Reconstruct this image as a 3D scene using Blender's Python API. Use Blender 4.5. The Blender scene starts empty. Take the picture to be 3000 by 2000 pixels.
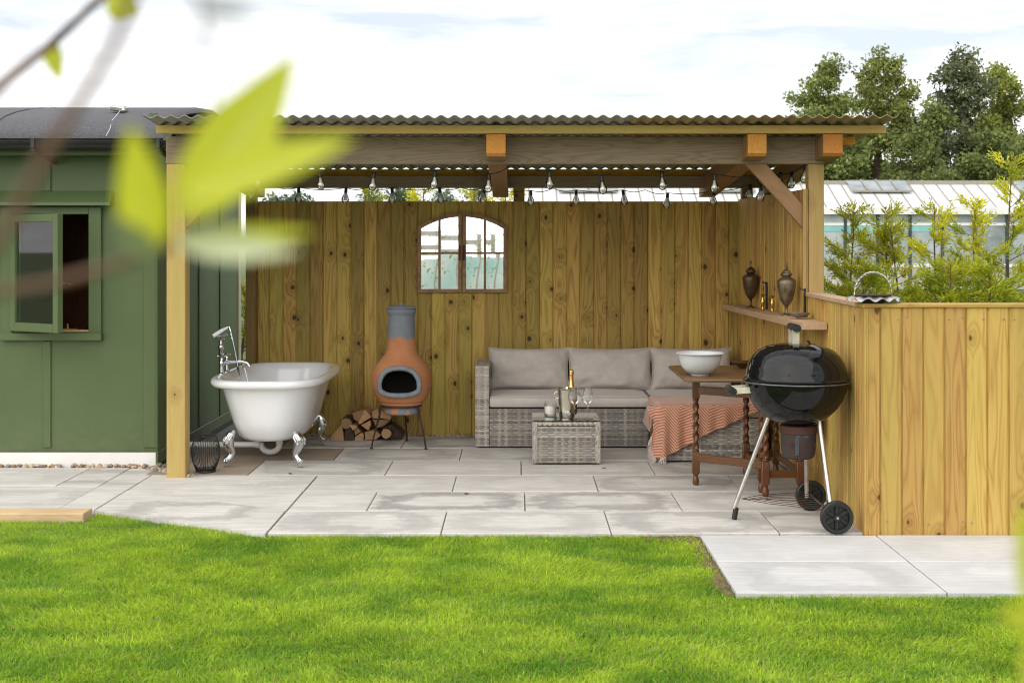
import bpy, bmesh, math, random
import numpy as np
from mathutils import Vector, Matrix, noise as mnoise
R = math.radians
rng = random.Random(7)
S = bpy.context.scene
COL = S.collection

# ------------------------------------------------------------------ camera
CAMH, FPX, VX, VY = 1.5, 3950.0, 1520.0, 725.0
cam_d = bpy.data.cameras.new('camera'); cam = bpy.data.objects.new('camera', cam_d); COL.objects.link(cam)
cam.location = (0, 0, CAMH); cam.rotation_euler = (R(90), 0, 0)
cam_d.sensor_width = 36; cam_d.lens = 36 * FPX / 3000
cam_d.shift_x = -(VX - 1500) / 3000; cam_d.shift_y = -(1000 - VY) / 3000
cam_d.clip_start = 0.05; cam_d.clip_end = 2000
cam_d.dof.use_dof = True; cam_d.dof.focus_distance = 8.0; cam_d.dof.aperture_fstop = 6.5
S.camera = cam
# ------------------------------------------------------------------ world
SUN_AZ, SUN_EL = 216.0, 36.0       # compass direction the sun stands in (0 = +Y, clockwise), elevation
W = bpy.data.worlds.new('World'); S.world = W; W.use_nodes = True
nt = W.node_tree; nt.nodes.clear()
def wn(t, **k):
    n = nt.nodes.new(t)
    for a, b in k.items(): setattr(n, a, b)
    return n
sky = wn('ShaderNodeTexSky', sky_type='NISHITA'); sky.sun_disc = False
sky.sun_elevation = R(SUN_EL); sky.sun_rotation = R(SUN_AZ); sky.air_density = 1.0; sky.dust_density = 2.0
tc = wn('ShaderNodeTexCoord'); mp = wn('ShaderNodeMapping'); mp.inputs['Scale'].default_value = (1.6, 1.6, 9.0); mp.inputs['Rotation'].default_value = (0, R(4), 0)
nz = wn('ShaderNodeTexNoise'); nz.inputs['Scale'].default_value = 2.2; nz.inputs['Detail'].default_value = 7; nz.inputs['Roughness'].default_value = .6
nz.inputs['Distortion'].default_value = .4
rp = wn('ShaderNodeValToRGB'); rp.color_ramp.elements[0].position = .38; rp.color_ramp.elements[0].color = (.10,) * 3 + (1,)
rp.color_ramp.elements[1].position = .62; rp.color_ramp.elements[1].color = (1, 1, 1, 1)
mx = wn('ShaderNodeMix', data_type='RGBA'); mx.inputs['B'].default_value = (7.4, 7.4, 7.45, 1)
bg = wn('ShaderNodeBackground'); bg.inputs['Strength'].default_value = .1
wo = wn('ShaderNodeOutputWorld')
L = nt.links.new
L(tc.outputs['Generated'], mp.inputs['Vector']); L(mp.outputs['Vector'], nz.inputs['Vector']); L(nz.outputs['Fac'], rp.inputs['Fac'])
L(rp.outputs['Color'], mx.inputs['Factor']); hz_mix = wn('ShaderNodeMix', data_type='RGBA'); hz_mix.inputs['Factor'].default_value = .7; hz_mix.inputs['B'].default_value = (4.25, 4.42, 4.75, 1)
L(sky.outputs['Color'], hz_mix.inputs['A']); L(hz_mix.outputs['Result'], mx.inputs['A']); L(mx.outputs['Result'], bg.inputs['Color']); L(bg.outputs['Background'], wo.inputs['Surface'])
# ------------------------------------------------------------------ sun and exposure
sd = bpy.data.lights.new('sun', 'SUN'); sun = bpy.data.objects.new('sun', sd); COL.objects.link(sun)
sd.energy = 1.5; sd.angle = R(110); sd.color = (1, .95, .86)
az = R(SUN_AZ); sv = Vector((math.sin(az) * math.cos(R(SUN_EL)), math.cos(az) * math.cos(R(SUN_EL)), math.sin(R(SUN_EL))))
sun.rotation_euler = sv.to_track_quat('Z', 'Y').to_euler(); sun.location = (-6, -6, 12)
S.view_settings.view_transform = 'Standard'; S.view_settings.look = 'None'; S.view_settings.exposure = .95; S.view_settings.gamma = 1
S.render.engine = 'CYCLES'; S.cycles.transparent_max_bounces = 24; S.cycles.filter_width = 1.1
S.render.resolution_x = 1024; S.render.resolution_y = 682

# ------------------------------------------------------------------ helpers
def PX(px, Y): return (px - VX) * Y / FPX
def PZ(py, Y): return CAMH - (py - VY) * Y / FPX
def P(px, py, Y): return Vector((PX(px, Y), Y, PZ(py, Y)))
def GY(py): return CAMH * FPX / (py - VY)
WL = {}
def V(*a): return Vector(a)

class MB:
    def __init__(s): s.v = []; s.f = []; s.uv = None; s.col = None
    def quadbox(s, pts):
        b = len(s.v); s.v += [tuple(p) for p in pts]
        s.f += [tuple(b + i for i in q) for q in ((0,3,2,1),(4,5,6,7),(0,1,5,4),(1,2,6,5),(2,3,7,6),(3,0,4,7))]
        return s
    def box(s, x0, x1, y0, y1, z0, z1, ch=0):
        if ch <= 0:
            return s.quadbox([(x0,y0,z0),(x1,y0,z0),(x1,y1,z0),(x0,y1,z0),(x0,y0,z1),(x1,y0,z1),(x1,y1,z1),(x0,y1,z1)])
        bm = bmesh.new(); bmesh.ops.create_cube(bm, size=1)
        for v in bm.verts: v.co = ((x0+x1)/2+v.co.x*(x1-x0), (y0+y1)/2+v.co.y*(y1-y0), (z0+z1)/2+v.co.z*(z1-z0))
        bmesh.ops.bevel(bm, geom=bm.edges[:], offset=ch, segments=1, affect='EDGES')
        return s.addbm(bm)
    def addbm(s, bm, M=None):
        b = len(s.v); bm.verts.index_update()
        s.v += [tuple(M @ v.co) if M else tuple(v.co) for v in bm.verts]
        s.f += [tuple(b + v.index for v in f.verts) for f in bm.faces]; bm.free(); return s
    def beam(s, a, b, w, h, up=(0,0,1), ch=0.0):
        a = Vector(a); b = Vector(b); d = (b - a).normalized(); up = Vector(up)
        x = d.cross(up).normalized(); u = x.cross(d).normalized()
        if ch:
            bm = bmesh.new(); bmesh.ops.create_cube(bm, size=1); L_ = (b - a).length
            for v in bm.verts: v.co = (v.co.x*w, v.co.y*L_, v.co.z*h)
            bmesh.ops.bevel(bm, geom=bm.edges[:], offset=ch, segments=1, affect='EDGES')
            M = Matrix((x, d, u)).transposed().to_4x4(); M.translation = (a + b) / 2
            return s.addbm(bm, M)
        pts = []
        for p in (a, b):
            pts += [p - x*w/2 - u*h/2, p + x*w/2 - u*h/2, p + x*w/2 + u*h/2, p - x*w/2 + u*h/2]
        return s.quadbox(pts)
    def tube(s, pts, r, seg=8, caps=True, closed=False):
        pts = [Vector(p) for p in pts]; n = len(pts)
        rr = r if isinstance(r, (list, tuple)) else [r] * n
        base = len(s.v); prev = None
        for i, p in enumerate(pts):
            if closed: t = (pts[(i+1) % n] - pts[i-1])
            else: t = pts[min(i+1, n-1)] - pts[max(i-1, 0)]
            t = t.normalized() if t.length > 1e-9 else Vector((0,0,1))
            if prev is None:
                ref = Vector((0,0,1)) if abs(t.z) < .9 else Vector((1,0,0))
                nn = t.cross(ref).normalized()
            else:
                nn = prev - t * prev.dot(t)
                nn = nn.normalized() if nn.length > 1e-6 else t.orthogonal().normalized()
            prev = nn; bb = t.cross(nn)
            for k in range(seg):
                a = 2 * math.pi * k / seg
                s.v.append(tuple(p + (nn * math.cos(a) + bb * math.sin(a)) * rr[i]))
        m = n if closed else n - 1
        for i in range(m):
            for k in range(seg):
                k2 = (k + 1) % seg; j = (i + 1) % n
                s.f.append((base+i*seg+k, base+i*seg+k2, base+j*seg+k2, base+j*seg+k))
        if caps and not closed:
            s.f.append(tuple(base + k for k in range(seg))[::-1]); s.f.append(tuple(base + (n-1)*seg + k for k in range(seg)))
        return s
    def lathe(s, prof, c=(0,0,0), seg=24, axis='Z', wob=None):
        base = len(s.v); n = len(prof)
        for (r, h) in prof:
            for k in range(seg):
                a = 2 * math.pi * k / seg; rr = r * (wob(a, h) if wob else 1)
                x, y = rr * math.cos(a), rr * math.sin(a)
                q = {'Z': (x, y, h), 'Y': (x, h, y), 'X': (h, x, y)}[axis]
                s.v.append((c[0]+q[0], c[1]+q[1], c[2]+q[2]))
        for i in range(n - 1):
            for k in range(seg):
                k2 = (k + 1) % seg
                q = (base+i*seg+k, base+i*seg+k2, base+(i+1)*seg+k2, base+(i+1)*seg+k)
                s.f.append(q if axis == 'Z' else q[::-1])
        if prof[0][0] > 1e-5: s.f.append(tuple(base + k for k in range(seg))[::(-1 if axis == 'Z' else 1)])
        if prof[-1][0] > 1e-5: s.f.append(tuple(base + (n-1)*seg + k for k in range(seg))[::(1 if axis == 'Z' else -1)])
        return s
    def loft(s, rings, cap0=True, cap1=True):
        base = len(s.v); n = len(rings[0])
        for rg in rings: s.v += [tuple(p) for p in rg]
        for i in range(len(rings) - 1):
            for k in range(n):
                k2 = (k + 1) % n
                s.f.append((base+i*n+k, base+i*n+k2, base+(i+1)*n+k2, base+(i+1)*n+k))
        if cap0: s.f.append(tuple(base + k for k in range(n))[::-1])
        if cap1: s.f.append(tuple(base + (len(rings)-1)*n + k for k in range(n)))
        return s
    def prism(s, poly, d):   # poly: list of 3D points (CCW seen from -d side...), extruded along d
        d = Vector(d); b = len(s.v); n = len(poly)
        s.v += [tuple(p) for p in poly] + [tuple(Vector(p) + d) for p in poly]
        s.f.append(tuple(range(b, b+n))); s.f.append(tuple(range(b+2*n-1, b+n-1, -1)))
        for k in range(n):
            k2 = (k + 1) % n; s.f.append((b+k2, b+k, b+n+k, b+n+k2))
        return s
    def grid(s, rows):
        b = len(s.v); m = len(rows[0])
        for r in rows: s.v += [tuple(p) for p in r]
        for i in range(len(rows)-1):
            for j in range(m-1): s.f.append((b+i*m+j, b+i*m+j+1, b+(i+1)*m+j+1, b+(i+1)*m+j))
        return s
    def ball(s, c, r, seg=12, rings=8, M=None):
        r = r if isinstance(r, (tuple, list)) else (r, r, r)
        pr = [(math.sin(math.pi*i/rings), -math.cos(math.pi*i/rings)) for i in range(rings+1)]
        b = len(s.v); s.lathe([(max(a, 1e-6), h) for a, h in pr], (0,0,0), seg)
        for i in range(b, len(s.v)):
            q = Vector((s.v[i][0]*r[0], s.v[i][1]*r[1], s.v[i][2]*r[2]))
            if M: q = M @ q
            s.v[i] = (q.x+c[0], q.y+c[1], q.z+c[2])
        return s
    def xf(s, M):
        s.v = [tuple(M @ Vector(p)) for p in s.v]; return s
    def mesh(s, name, origin=(0,0,0), smooth=False, sharp=None, fixn=True):
        me = bpy.data.meshes.new(name); o = origin
        me.from_pydata([(p[0]-o[0], p[1]-o[1], p[2]-o[2]) for p in s.v], [], s.f)
        if s.uv:
            ul = me.uv_layers.new(name='UVMap'); li = np.zeros(len(me.loops), dtype=np.int32); me.loops.foreach_get('vertex_index', li)
            ul.data.foreach_set('uv', np.array(s.uv, dtype=np.float32)[li].ravel())
        if s.col:
            at = me.color_attributes.new('tint', 'FLOAT_COLOR', 'POINT'); at.data.foreach_set('color', np.array(s.col, dtype=np.float32).ravel())
        if fixn:
            bm = bmesh.new(); bm.from_mesh(me); bmesh.ops.recalc_face_normals(bm, faces=bm.faces); bm.to_mesh(me); bm.free()
        if smooth:
            me.polygons.foreach_set('use_smooth', [True]*len(me.polygons))
            if sharp: me.set_sharp_from_angle(angle=R(sharp))
        me.update(); return me
    def build(s, name, mat, parent=None, origin=None, smooth=False, sharp=40, fixn=True):
        if origin is None:
            origin = WL[parent.name] if parent else base_of(s.v)
        return place(s.mesh(name, origin, smooth, sharp, fixn), name, mat, parent, origin)
def base_of(v):
    a = np.array(v); lo = a.min(0); hi = a.max(0); return Vector(((lo[0]+hi[0])/2, (lo[1]+hi[1])/2, lo[2]))
def place(me, name, mat, parent, origin, rot=None):
    o = bpy.data.objects.new(name, me); COL.objects.link(o)
    if mat and not me.materials: me.materials.append(mat)
    origin = Vector(origin); WL[o.name] = origin
    if parent: o.parent = parent; o.location = origin - WL[parent.name]
    else: o.location = origin
    if rot: o.rotation_euler = rot
    return o
def tag(o, label=None, cat=None, group=None, kind=None):
    for k, v in (('label', label), ('category', cat), ('group', group), ('kind', kind)):
        if v: o[k] = v
    return o
def thing(name, label, cat, loc, group=None):
    o = bpy.data.objects.new(name, None); COL.objects.link(o); o.location = loc; o.empty_display_size = .1
    WL[o.name] = Vector(loc); return tag(o, label, cat, group)
def copy_tree(o, loc, parent=None):
    c = o.copy(); COL.objects.link(c); c.parent = parent
    if loc is not None: c.location = loc
    WL[c.name] = Vector(c.location)
    for ch in list(o.children): copy_tree(ch, None, c)
    return c

# ------------------------------------------------------------------ materials
class NT:
    def __init__(s, name):
        s.m = bpy.data.materials.new(name); s.m.use_nodes = True; s.t = s.m.node_tree
        s.b = s.t.nodes['Principled BSDF']; s.out = s.t.nodes['Material Output']
    def n(s, t, ins=None, **k):
        q = s.t.nodes.new(t)
        for a, b in k.items(): setattr(q, a, b)
        for a, b in (ins or {}).items(): s.put(q.inputs[a], b)
        return q
    def put(s, sock, b):
        if hasattr(b, 'is_output'): s.t.links.new(b, sock)
        elif hasattr(sock, 'default_value'):
            try: sock.default_value = b
            except Exception: sock.default_value = tuple(b) + (1,)
    def math(s, op, a, b=None, c=None, clamp=False):
        q = s.n('ShaderNodeMath', operation=op, use_clamp=clamp)
        for i, x in enumerate((a, b, c)):
            if x is not None: s.put(q.inputs[i], x)
        return q.outputs[0]
    def mix(s, f, a, b, blend='MIX'):
        q = s.n('ShaderNodeMix', data_type='RGBA', blend_type=blend)
        s.put(q.inputs['Factor'], f); s.put(q.inputs['A'], a); s.put(q.inputs['B'], b); return q.outputs['Result']
    def ramp(s, f, stops, interp='LINEAR'):
        q = s.n('ShaderNodeValToRGB'); cr = q.color_ramp; cr.interpolation = interp
        while len(cr.elements) < len(stops): cr.elements.new(.5)
        for e, (p, c) in zip(cr.elements, stops): e.position = p; e.color = tuple(c) + (1,) if hasattr(c, '__len__') else (c, c, c, 1)
        s.put(q.inputs['Fac'], f); return q.outputs['Color']
    def noise(s, vec, scale, detail=3, rough=.5, dist=0, out='Fac'):
        q = s.n('ShaderNodeTexNoise', {'Scale': scale, 'Detail': detail, 'Roughness': rough, 'Distortion': dist}); s.put(q.inputs['Vector'], vec); return q.outputs[out]
    def objvec(s, rnd=True, scale=(1,1,1)):
        c = s.n('ShaderNodeTexCoord').outputs['Object']
        m = s.n('ShaderNodeVectorMath', operation='MULTIPLY'); s.put(m.inputs[0], c); m.inputs[1].default_value = scale
        if not rnd: return m.outputs[0]
        i = s.n('ShaderNodeObjectInfo').outputs['Random']; k = s.math('MULTIPLY', i, 57.3)
        a = s.n('ShaderNodeVectorMath', operation='ADD'); s.put(a.inputs[0], m.outputs[0]); cb = s.n('ShaderNodeCombineXYZ')
        s.put(cb.inputs[0], k); s.put(cb.inputs[1], s.math('MULTIPLY', i, 31.7)); s.put(cb.inputs[2], s.math('MULTIPLY', i, 83.1)); s.put(a.inputs[1], cb.outputs[0])
        return a.outputs[0]
    def bump(s, h, strength=.3, dist=.01):
        q = s.n('ShaderNodeBump', {'Strength': strength, 'Distance': dist, 'Height': h}); s.t.links.new(q.outputs[0], s.b.inputs['Normal'])
    def set(s, **k):
        for a, b in k.items():
            a = {'color': 'Base Color', 'rough': 'Roughness', 'metal': 'Metallic', 'spec': 'Specular IOR Level', 'coat': 'Coat Weight', 'trans': 'Transmission Weight', 'ior': 'IOR', 'sss': 'Subsurface Weight', 'sheen': 'Sheen Weight', 'coatr': 'Coat Roughness'}.get(a, a)
            s.put(s.b.inputs[a], b)
        return s
def mul(c, k): return tuple(min(1, x * k) for x in c)
def M_plain(name, c, rough=.5, metal=0, var=.12, scale=12, bump=.08, bscale=None, spec=.5, coat=0, c2=None, rv=.1, bd=.004):
    t = NT(name); v = t.objvec()
    f = t.noise(v, scale, 5, .6)
    col = t.mix(t.ramp(f, [(.3, 0.), (.7, 1.)]), mul(c, 1-var), c2 or mul(c, 1+var))
    t.set(color=col, metal=metal, spec=spec, coat=coat)
    t.set(rough=t.math('ADD', t.math('MULTIPLY', f, rv*2), rough-rv))
    if bump: t.bump(t.noise(v, bscale or scale*6, 4, .6), bump, bd)
    return t.m
def M_wood(name, light, dark, knot, axis='Z', width=.11, knots=.5, ring=9.0, green=None, rough=.65, grain=.35, rvar=.22, spec=.3):
    t = NT(name); c = t.n('ShaderNodeTexCoord').outputs['Object']; rnd = t.n('ShaderNodeObjectInfo').outputs['Random']
    sp = t.n('ShaderNodeSeparateXYZ'); t.put(sp.inputs[0], c)
    o = {'Z': (0, 1, 2), 'X': (2, 1, 0), 'Y': (0, 2, 1)}[axis]
    x, y, z = (sp.outputs[i] for i in o)
    def off(k): return t.math('MULTIPLY', rnd, k)
    cb = t.n('ShaderNodeCombineXYZ'); t.put(cb.inputs[0], t.math('ADD', t.math('MULTIPLY', x, 6.0), off(91.7))); t.put(cb.inputs[1], t.math('ADD', t.math('MULTIPLY', y, 6.0), off(13.3)))
    t.put(cb.inputs[2], t.math('ADD', t.math('MULTIPLY', z, .55), off(47.9)))
    base = t.noise(cb.outputs[0], 1.6, 2, .45, .25)
    # knots: a stretched cell pattern, some cells only
    kb = t.n('ShaderNodeCombineXYZ'); t.put(kb.inputs[0], t.math('ADD', t.math('MULTIPLY', x, 1.0), off(23.1))); t.put(kb.inputs[1], t.math('ADD', t.math('MULTIPLY', z, .75), off(61.7)))
    vo = t.n('ShaderNodeTexVoronoi', {'Scale': .50/width}, voronoi_dimensions='2D', feature='F1'); t.put(vo.inputs['Vector'], kb.outputs[0])
    wob = t.math('MULTIPLY', t.math('SUBTRACT', t.noise(cb.outputs[0], 9, 2), .5), .10)
    cs = t.n('ShaderNodeSeparateColor'); t.put(cs.inputs[0], vo.outputs['Color'])
    on = t.math('GREATER_THAN', cs.outputs[0], 1-knots)
    size = t.math('ADD', t.math('MULTIPLY', cs.outputs[1], .085), .02)
    d = t.math('ADD', vo.outputs['Distance'], wob)
    near = t.math('MULTIPLY', on, t.math('POWER', t.math('SUBTRACT', 1.0, t.math('MINIMUM', t.math('DIVIDE', d, .42), 1.0), clamp=True), 2.0))
    core = t.math('MULTIPLY', on, t.math('SUBTRACT', 1.0, t.math('SMOOTH_MIN', t.math('DIVIDE', d, size), 1.0, .25), clamp=True))
    fld = t.math('ADD', base, t.math('MULTIPLY', near, .32))
    rings = t.math('PINGPONG', t.math('MULTIPLY', fld, ring), .5)
    rings = t.math('MULTIPLY', t.ramp(t.math('MULTIPLY', rings, 2), [(.0, 1.), (.30, .45), (.75, .05), (1., 0.)]), 1.0)
    fb = t.n('ShaderNodeCombineXYZ'); t.put(fb.inputs[0], t.math('ADD', t.math('MULTIPLY', x, 60.), off(9.))); t.put(fb.inputs[1], t.math('MULTIPLY', y, 60.)); t.put(fb.inputs[2], t.math('ADD', t.math('MULTIPLY', z, 2.2), off(7.)))
    fine = t.noise(fb.outputs[0], 4, 4, .65)
    col = t.mix(t.math('MULTIPLY', rings, grain), light, dark)
    col = t.mix(t.math('MULTIPLY', t.math('SUBTRACT', fine, .35), .55, clamp=True), col, dark)
    big = t.noise(cb.outputs[0], .9, 3, .5)
    if green: col = t.mix(t.ramp(big, [(.40, 0.), (.66, .75)]), col, green)
    col = t.mix(t.math('MULTIPLY', near, .55), col, mul(dark, .75))
    col = t.mix(t.ramp(core, [(.05, 0.), (.45, .9)]), col, knot)
    hv = t.math('ADD', 1-rvar, t.math('MULTIPLY', t.math('FRACT', t.math('MULTIPLY', rnd, 17.3)), 2*rvar))
    hs = t.n('ShaderNodeHueSaturation', {'Value': hv, 'Color': col}); t.put(hs.inputs['Hue'], t.math('ADD', .49, t.math('MULTIPLY', t.math('FRACT', t.math('MULTIPLY', rnd, 39.1)), .02)))
    t.set(color=hs.outputs[0], rough=rough, spec=spec)
    t.bump(t.math('ADD', t.math('MULTIPLY', fine, .6), t.math('MULTIPLY', rings, -.5)), .25, .0025)
    return t.m
def M_tint(name, rough=.6, transl=0., spec=.3):
    t = NT(name); a = t.n('ShaderNodeAttribute', attribute_name='tint').outputs['Color']
    t.set(color=a, rough=rough, spec=spec)
    if transl:
        tr = t.n('ShaderNodeBsdfTranslucent'); t.put(tr.inputs['Color'], a)
        m = t.n('ShaderNodeMixShader'); m.inputs[0].default_value = transl
        t.t.links.new(t.b.outputs[0], m.inputs[1]); t.t.links.new(tr.outputs[0], m.inputs[2]); t.t.links.new(m.outputs[0], t.out.inputs[0])
    return t.m
def M_clear(name, tintc=(.95,.97,.96), refl=1.0, base=.04):
    t = NT(name); tr = t.n('ShaderNodeBsdfTransparent', {'Color': tintc + (1,)}); gl = t.n('ShaderNodeBsdfGlossy', {'Roughness': .02, 'Color': (1,1,1,1)})
    fr = t.n('ShaderNodeFresnel', {'IOR': 1.5}); f = t.math('ADD', t.math('MULTIPLY', fr.outputs[0], refl), base, clamp=True)
    m = t.n('ShaderNodeMixShader'); t.put(m.inputs[0], f); t.t.links.new(tr.outputs[0], m.inputs[1]); t.t.links.new(gl.outputs[0], m.inputs[2]); t.t.links.new(m.outputs[0], t.out.inputs[0])
    return t.m

PINE = dict(light=(.56,.36,.105), dark=(.34,.165,.036), knot=(.10,.045,.018), green=(.47,.345,.088), knots=.52, grain=.7, rvar=.13)
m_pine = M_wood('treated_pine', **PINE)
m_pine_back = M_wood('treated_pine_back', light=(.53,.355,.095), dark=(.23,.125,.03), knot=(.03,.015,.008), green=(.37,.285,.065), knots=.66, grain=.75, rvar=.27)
m_pineX = M_wood('treated_pine_rail', axis='X', **PINE)
m_post = M_wood('post_pine', light=(.54,.375,.145), dark=(.33,.18,.055), knot=(.10,.05,.02), knots=.4, green=(.42,.34,.10))
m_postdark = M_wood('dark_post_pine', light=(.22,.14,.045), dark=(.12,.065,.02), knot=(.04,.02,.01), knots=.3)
m_beam = M_wood('weathered_beam', axis='X', width=.2, light=(.30,.225,.15), dark=(.15,.10,.065), knot=(.07,.05,.04), knots=.35, green=(.25,.20,.145), grain=.6, ring=16, rvar=.05)
m_fascia = M_wood('fascia_pine', axis='X', width=.2, light=(.56,.42,.13), dark=(.40,.24,.06), knot=(.14,.07,.02), knots=.35, green=(.45,.38,.10), rvar=.06)
m_raft = M_wood('orange_rafter', axis='Y', width=.3, light=(.62,.26,.055), dark=(.36,.14,.03), knot=(.12,.06,.02), knots=.2, rvar=.08)
m_purl = M_wood('orange_purlin', axis='X', width=.3, light=(.92,.45,.07), dark=(.60,.27,.04), knot=(.12,.06,.02), knots=.2, rvar=.08)
m_brace = M_wood('rough_brace', axis='Z', width=.2, light=(.34,.19,.10), dark=(.18,.09,.045), knot=(.06,.03,.02), knots=.2, rvar=.1)
m_shelf = M_wood('shelf_wood', axis='Y', width=.2, light=(.50,.33,.21), dark=(.33,.19,.11), knot=(.12,.06,.03), knots=.2, rvar=.05)
m_sleeper = M_wood('sleeper_wood', axis='X', width=.25, light=(.66,.48,.29), dark=(.42,.25,.12), knot=(.14,.07,.03), knots=.4, rvar=.05)
m_brown = M_wood('brown_varnish', axis='Z', width=.3, light=(.135,.05,.015), dark=(.06,.02,.007), knot=(.05,.02,.01), knots=.05, rough=.28, rvar=.06, spec=.5)
m_brownR = M_wood('brown_varnish_rail', axis='X', width=.3, light=(.13,.05,.016), dark=(.065,.022,.008), knot=(.05,.02,.01), knots=.05, rough=.3, rvar=.05, spec=.5)
m_brownX = M_wood('brown_varnish_top', axis='X', width=.3, light=(.15,.075,.032), dark=(.085,.038,.015), knot=(.08,.03,.01), knots=.05, rough=.35, rvar=.03, spec=.5)
m_logend = M_wood('split_log', axis='Y', width=.2, light=(.52,.33,.17), dark=(.30,.16,.07), knot=(.1,.05,.02), knots=.2, rvar=.25)
m_bark = M_plain('bark', (.075,.05,.034), .9, var=.5, scale=25, bump=.8, bscale=45, bd=.01)
def M_green():
    t = NT('green_paint'); v = t.objvec(False)
    s = t.n('ShaderNodeVectorMath', operation='MULTIPLY'); t.put(s.inputs[0], v); s.inputs[1].default_value = (3, 3, 60)
    g = t.noise(s.outputs[0], 4, 4, .6); f = t.noise(v, 1.7, 4, .55)
    col = t.mix(t.ramp(f, [(.3, 0.), (.7, 1.)]), (.080,.120,.044), (.095,.138,.055))
    col = t.mix(t.math('MULTIPLY', g, .25), col, (.075,.115,.045))
    wz = t.n('ShaderNodeSeparateXYZ'); t.put(wz.inputs[0], t.n('ShaderNodeNewGeometry').outputs['Position'])
    sp_ = t.math('MULTIPLY', t.math('SUBTRACT', 1.0, t.math('MULTIPLY', wz.outputs[2], 2.6), clamp=True), t.ramp(t.noise(v, 9, 6, .7), [(.42, 0.), (.75, 1.)]))
    col = t.mix(t.math('MULTIPLY', sp_, .5), col, (.20,.18,.13))
    t.set(color=col, rough=.48, spec=.4); t.bump(g, .18, .003); return t.m
m_green = M_green()
m_greendk = M_plain('green_paint_side', (.072,.105,.042), .5, var=.1, scale=3, bump=.1, bscale=60)
m_felt = M_plain('roof_felt', (.085,.086,.095), .85, var=.3, scale=110, bump=.4, bscale=220, c2=(.15,.15,.165), bd=.003)
m_blackpl = M_plain('black_plastic', (.012,.012,.013), .38, var=.2, scale=30, bump=.03)
m_black = M_plain('black_metal', (.018,.017,.017), .5, var=.3, scale=40, bump=.1)
m_whitebd = M_plain('white_board', (.78,.77,.75), .5, var=.05, scale=6, bump=.05)
m_creamtrim = M_plain('cream_trim', (.55,.50,.36), .5, var=.08, scale=6, bump=.05)
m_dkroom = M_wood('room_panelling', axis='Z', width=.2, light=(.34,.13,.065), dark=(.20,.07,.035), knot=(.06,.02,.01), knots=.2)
m_chrome = M_plain('chrome', (.66,.67,.69), .06, 1.0, var=.03, scale=8, bump=0, rv=.02)
m_steel = M_plain('worn_steel', (.55,.53,.50), .32, .9, var=.25, scale=18, bump=.1, c2=(.66,.65,.63))
m_enamel = M_plain('white_enamel', (.86,.868,.885), .16, 0, var=.02, scale=3, bump=0, coat=.6, rv=.03)
m_bowl = M_plain('bowl_enamel', (.52,.53,.54), .35, 0, var=.07, scale=5, bump=.02, coat=.2)
m_pvc = M_plain('white_pvc', (.72,.72,.71), .4, var=.06, scale=8, bump=.02)
def M_concrete(name, light, mid, dark, amount=1.0):
    t = NT(name); c = t.n('ShaderNodeTexCoord').outputs['Object']; v = t.objvec()
    rnd = t.n('ShaderNodeObjectInfo').outputs['Random']
    sp = t.n('ShaderNodeSeparateXYZ'); t.put(sp.inputs[0], c)
    ax = t.math('DIVIDE', t.math('ABSOLUTE', sp.outputs[0]), .45); ay = t.math('DIVIDE', t.math('ABSOLUTE', sp.outputs[1]), .30)
    d = t.math('POWER', t.math('ADD', t.math('POWER', ax, 4.0), t.math('POWER', ay, 4.0)), .25)
    n1 = t.noise(v, 3.2, 4, .6, .6); n2 = t.noise(v, 11, 5, .65)
    st = t.n('ShaderNodeVectorMath', operation='MULTIPLY'); t.put(st.inputs[0], v); st.inputs[1].default_value = (2.0, 40, 1)
    rot = t.n('ShaderNodeMapping'); t.put(rot.inputs['Vector'], v); rot.inputs['Rotation'].default_value = (0, 0, R(62)); rot.inputs['Scale'].default_value = (1.5, 38, 1)
    streak = t.noise(rot.outputs[0], 2.0, 3, .6)
    dd = t.math('ADD', d, t.math('MULTIPLY', t.math('SUBTRACT', n1, .5), .95))
    dd = t.math('ADD', dd, t.math('MULTIPLY', t.math('SUBTRACT', n2, .5), .60))
    band = t.ramp(dd, [(.0, 0.), (.42, .0), (.60, .75), (.80, 1.), (.95, .30), (1., .05)])
    amt = t.math('MULTIPLY', band, t.math('ADD', .15, t.math('MULTIPLY', t.math('FRACT', t.math('MULTIPLY', rnd, 7.7)), .8)))
    amt = t.math('MULTIPLY', amt, amount)
    col = t.mix(t.ramp(n1, [(.3, 0.), (.75, 1.)]), light, mid)
    col = t.mix(amt, col, dark)
    col = t.mix(t.math('MULTIPLY', t.ramp(streak, [(.42, 0.), (.66, 1.)]), .42*amount), col, mul(dark, 1.2))
    col = t.mix(t.math('MULTIPLY', t.ramp(n2, [(.5, 0.), (.8, 1.)]), .25), col, mul(mid, .85))
    t.set(color=col, rough=.82, spec=.25)
    t.bump(t.math('ADD', t.math('MULTIPLY', streak, .6), t.noise(v, 90, 4, .7)), .22, .004); return t.m
m_slab = M_concrete('concrete_slab', (.70,.675,.63), (.58,.555,.515), (.27,.255,.245))
m_slab_new = M_concrete('pale_concrete_slab', (.64,.635,.625), (.55,.543,.535), (.30,.295,.29), .75)
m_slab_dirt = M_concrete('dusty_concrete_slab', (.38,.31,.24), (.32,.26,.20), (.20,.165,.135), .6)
m_joint = M_plain('joint_sand', (.17,.16,.15), .95, var=.3, scale=60, bump=.3)
m_soil = M_plain('soil', (.16,.105,.06), .95, var=.4, scale=30, bump=.8, bscale=60, bd=.01)
m_turf = M_plain('turf_soil', (.045,.075,.014), .95, var=.4, scale=20, bump=.8, bscale=60, bd=.01)
m_field = M_plain('field', (.09,.13,.035), .95, var=.35, scale=.6, bump=.3, bscale=8)
m_grass = M_tint('grass_blades', .55, .45, .25)
m_leaf = M_tint('leaves', .55, .35, .25)
m_gravel = M_tint('gravel_stones', .8)

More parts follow.
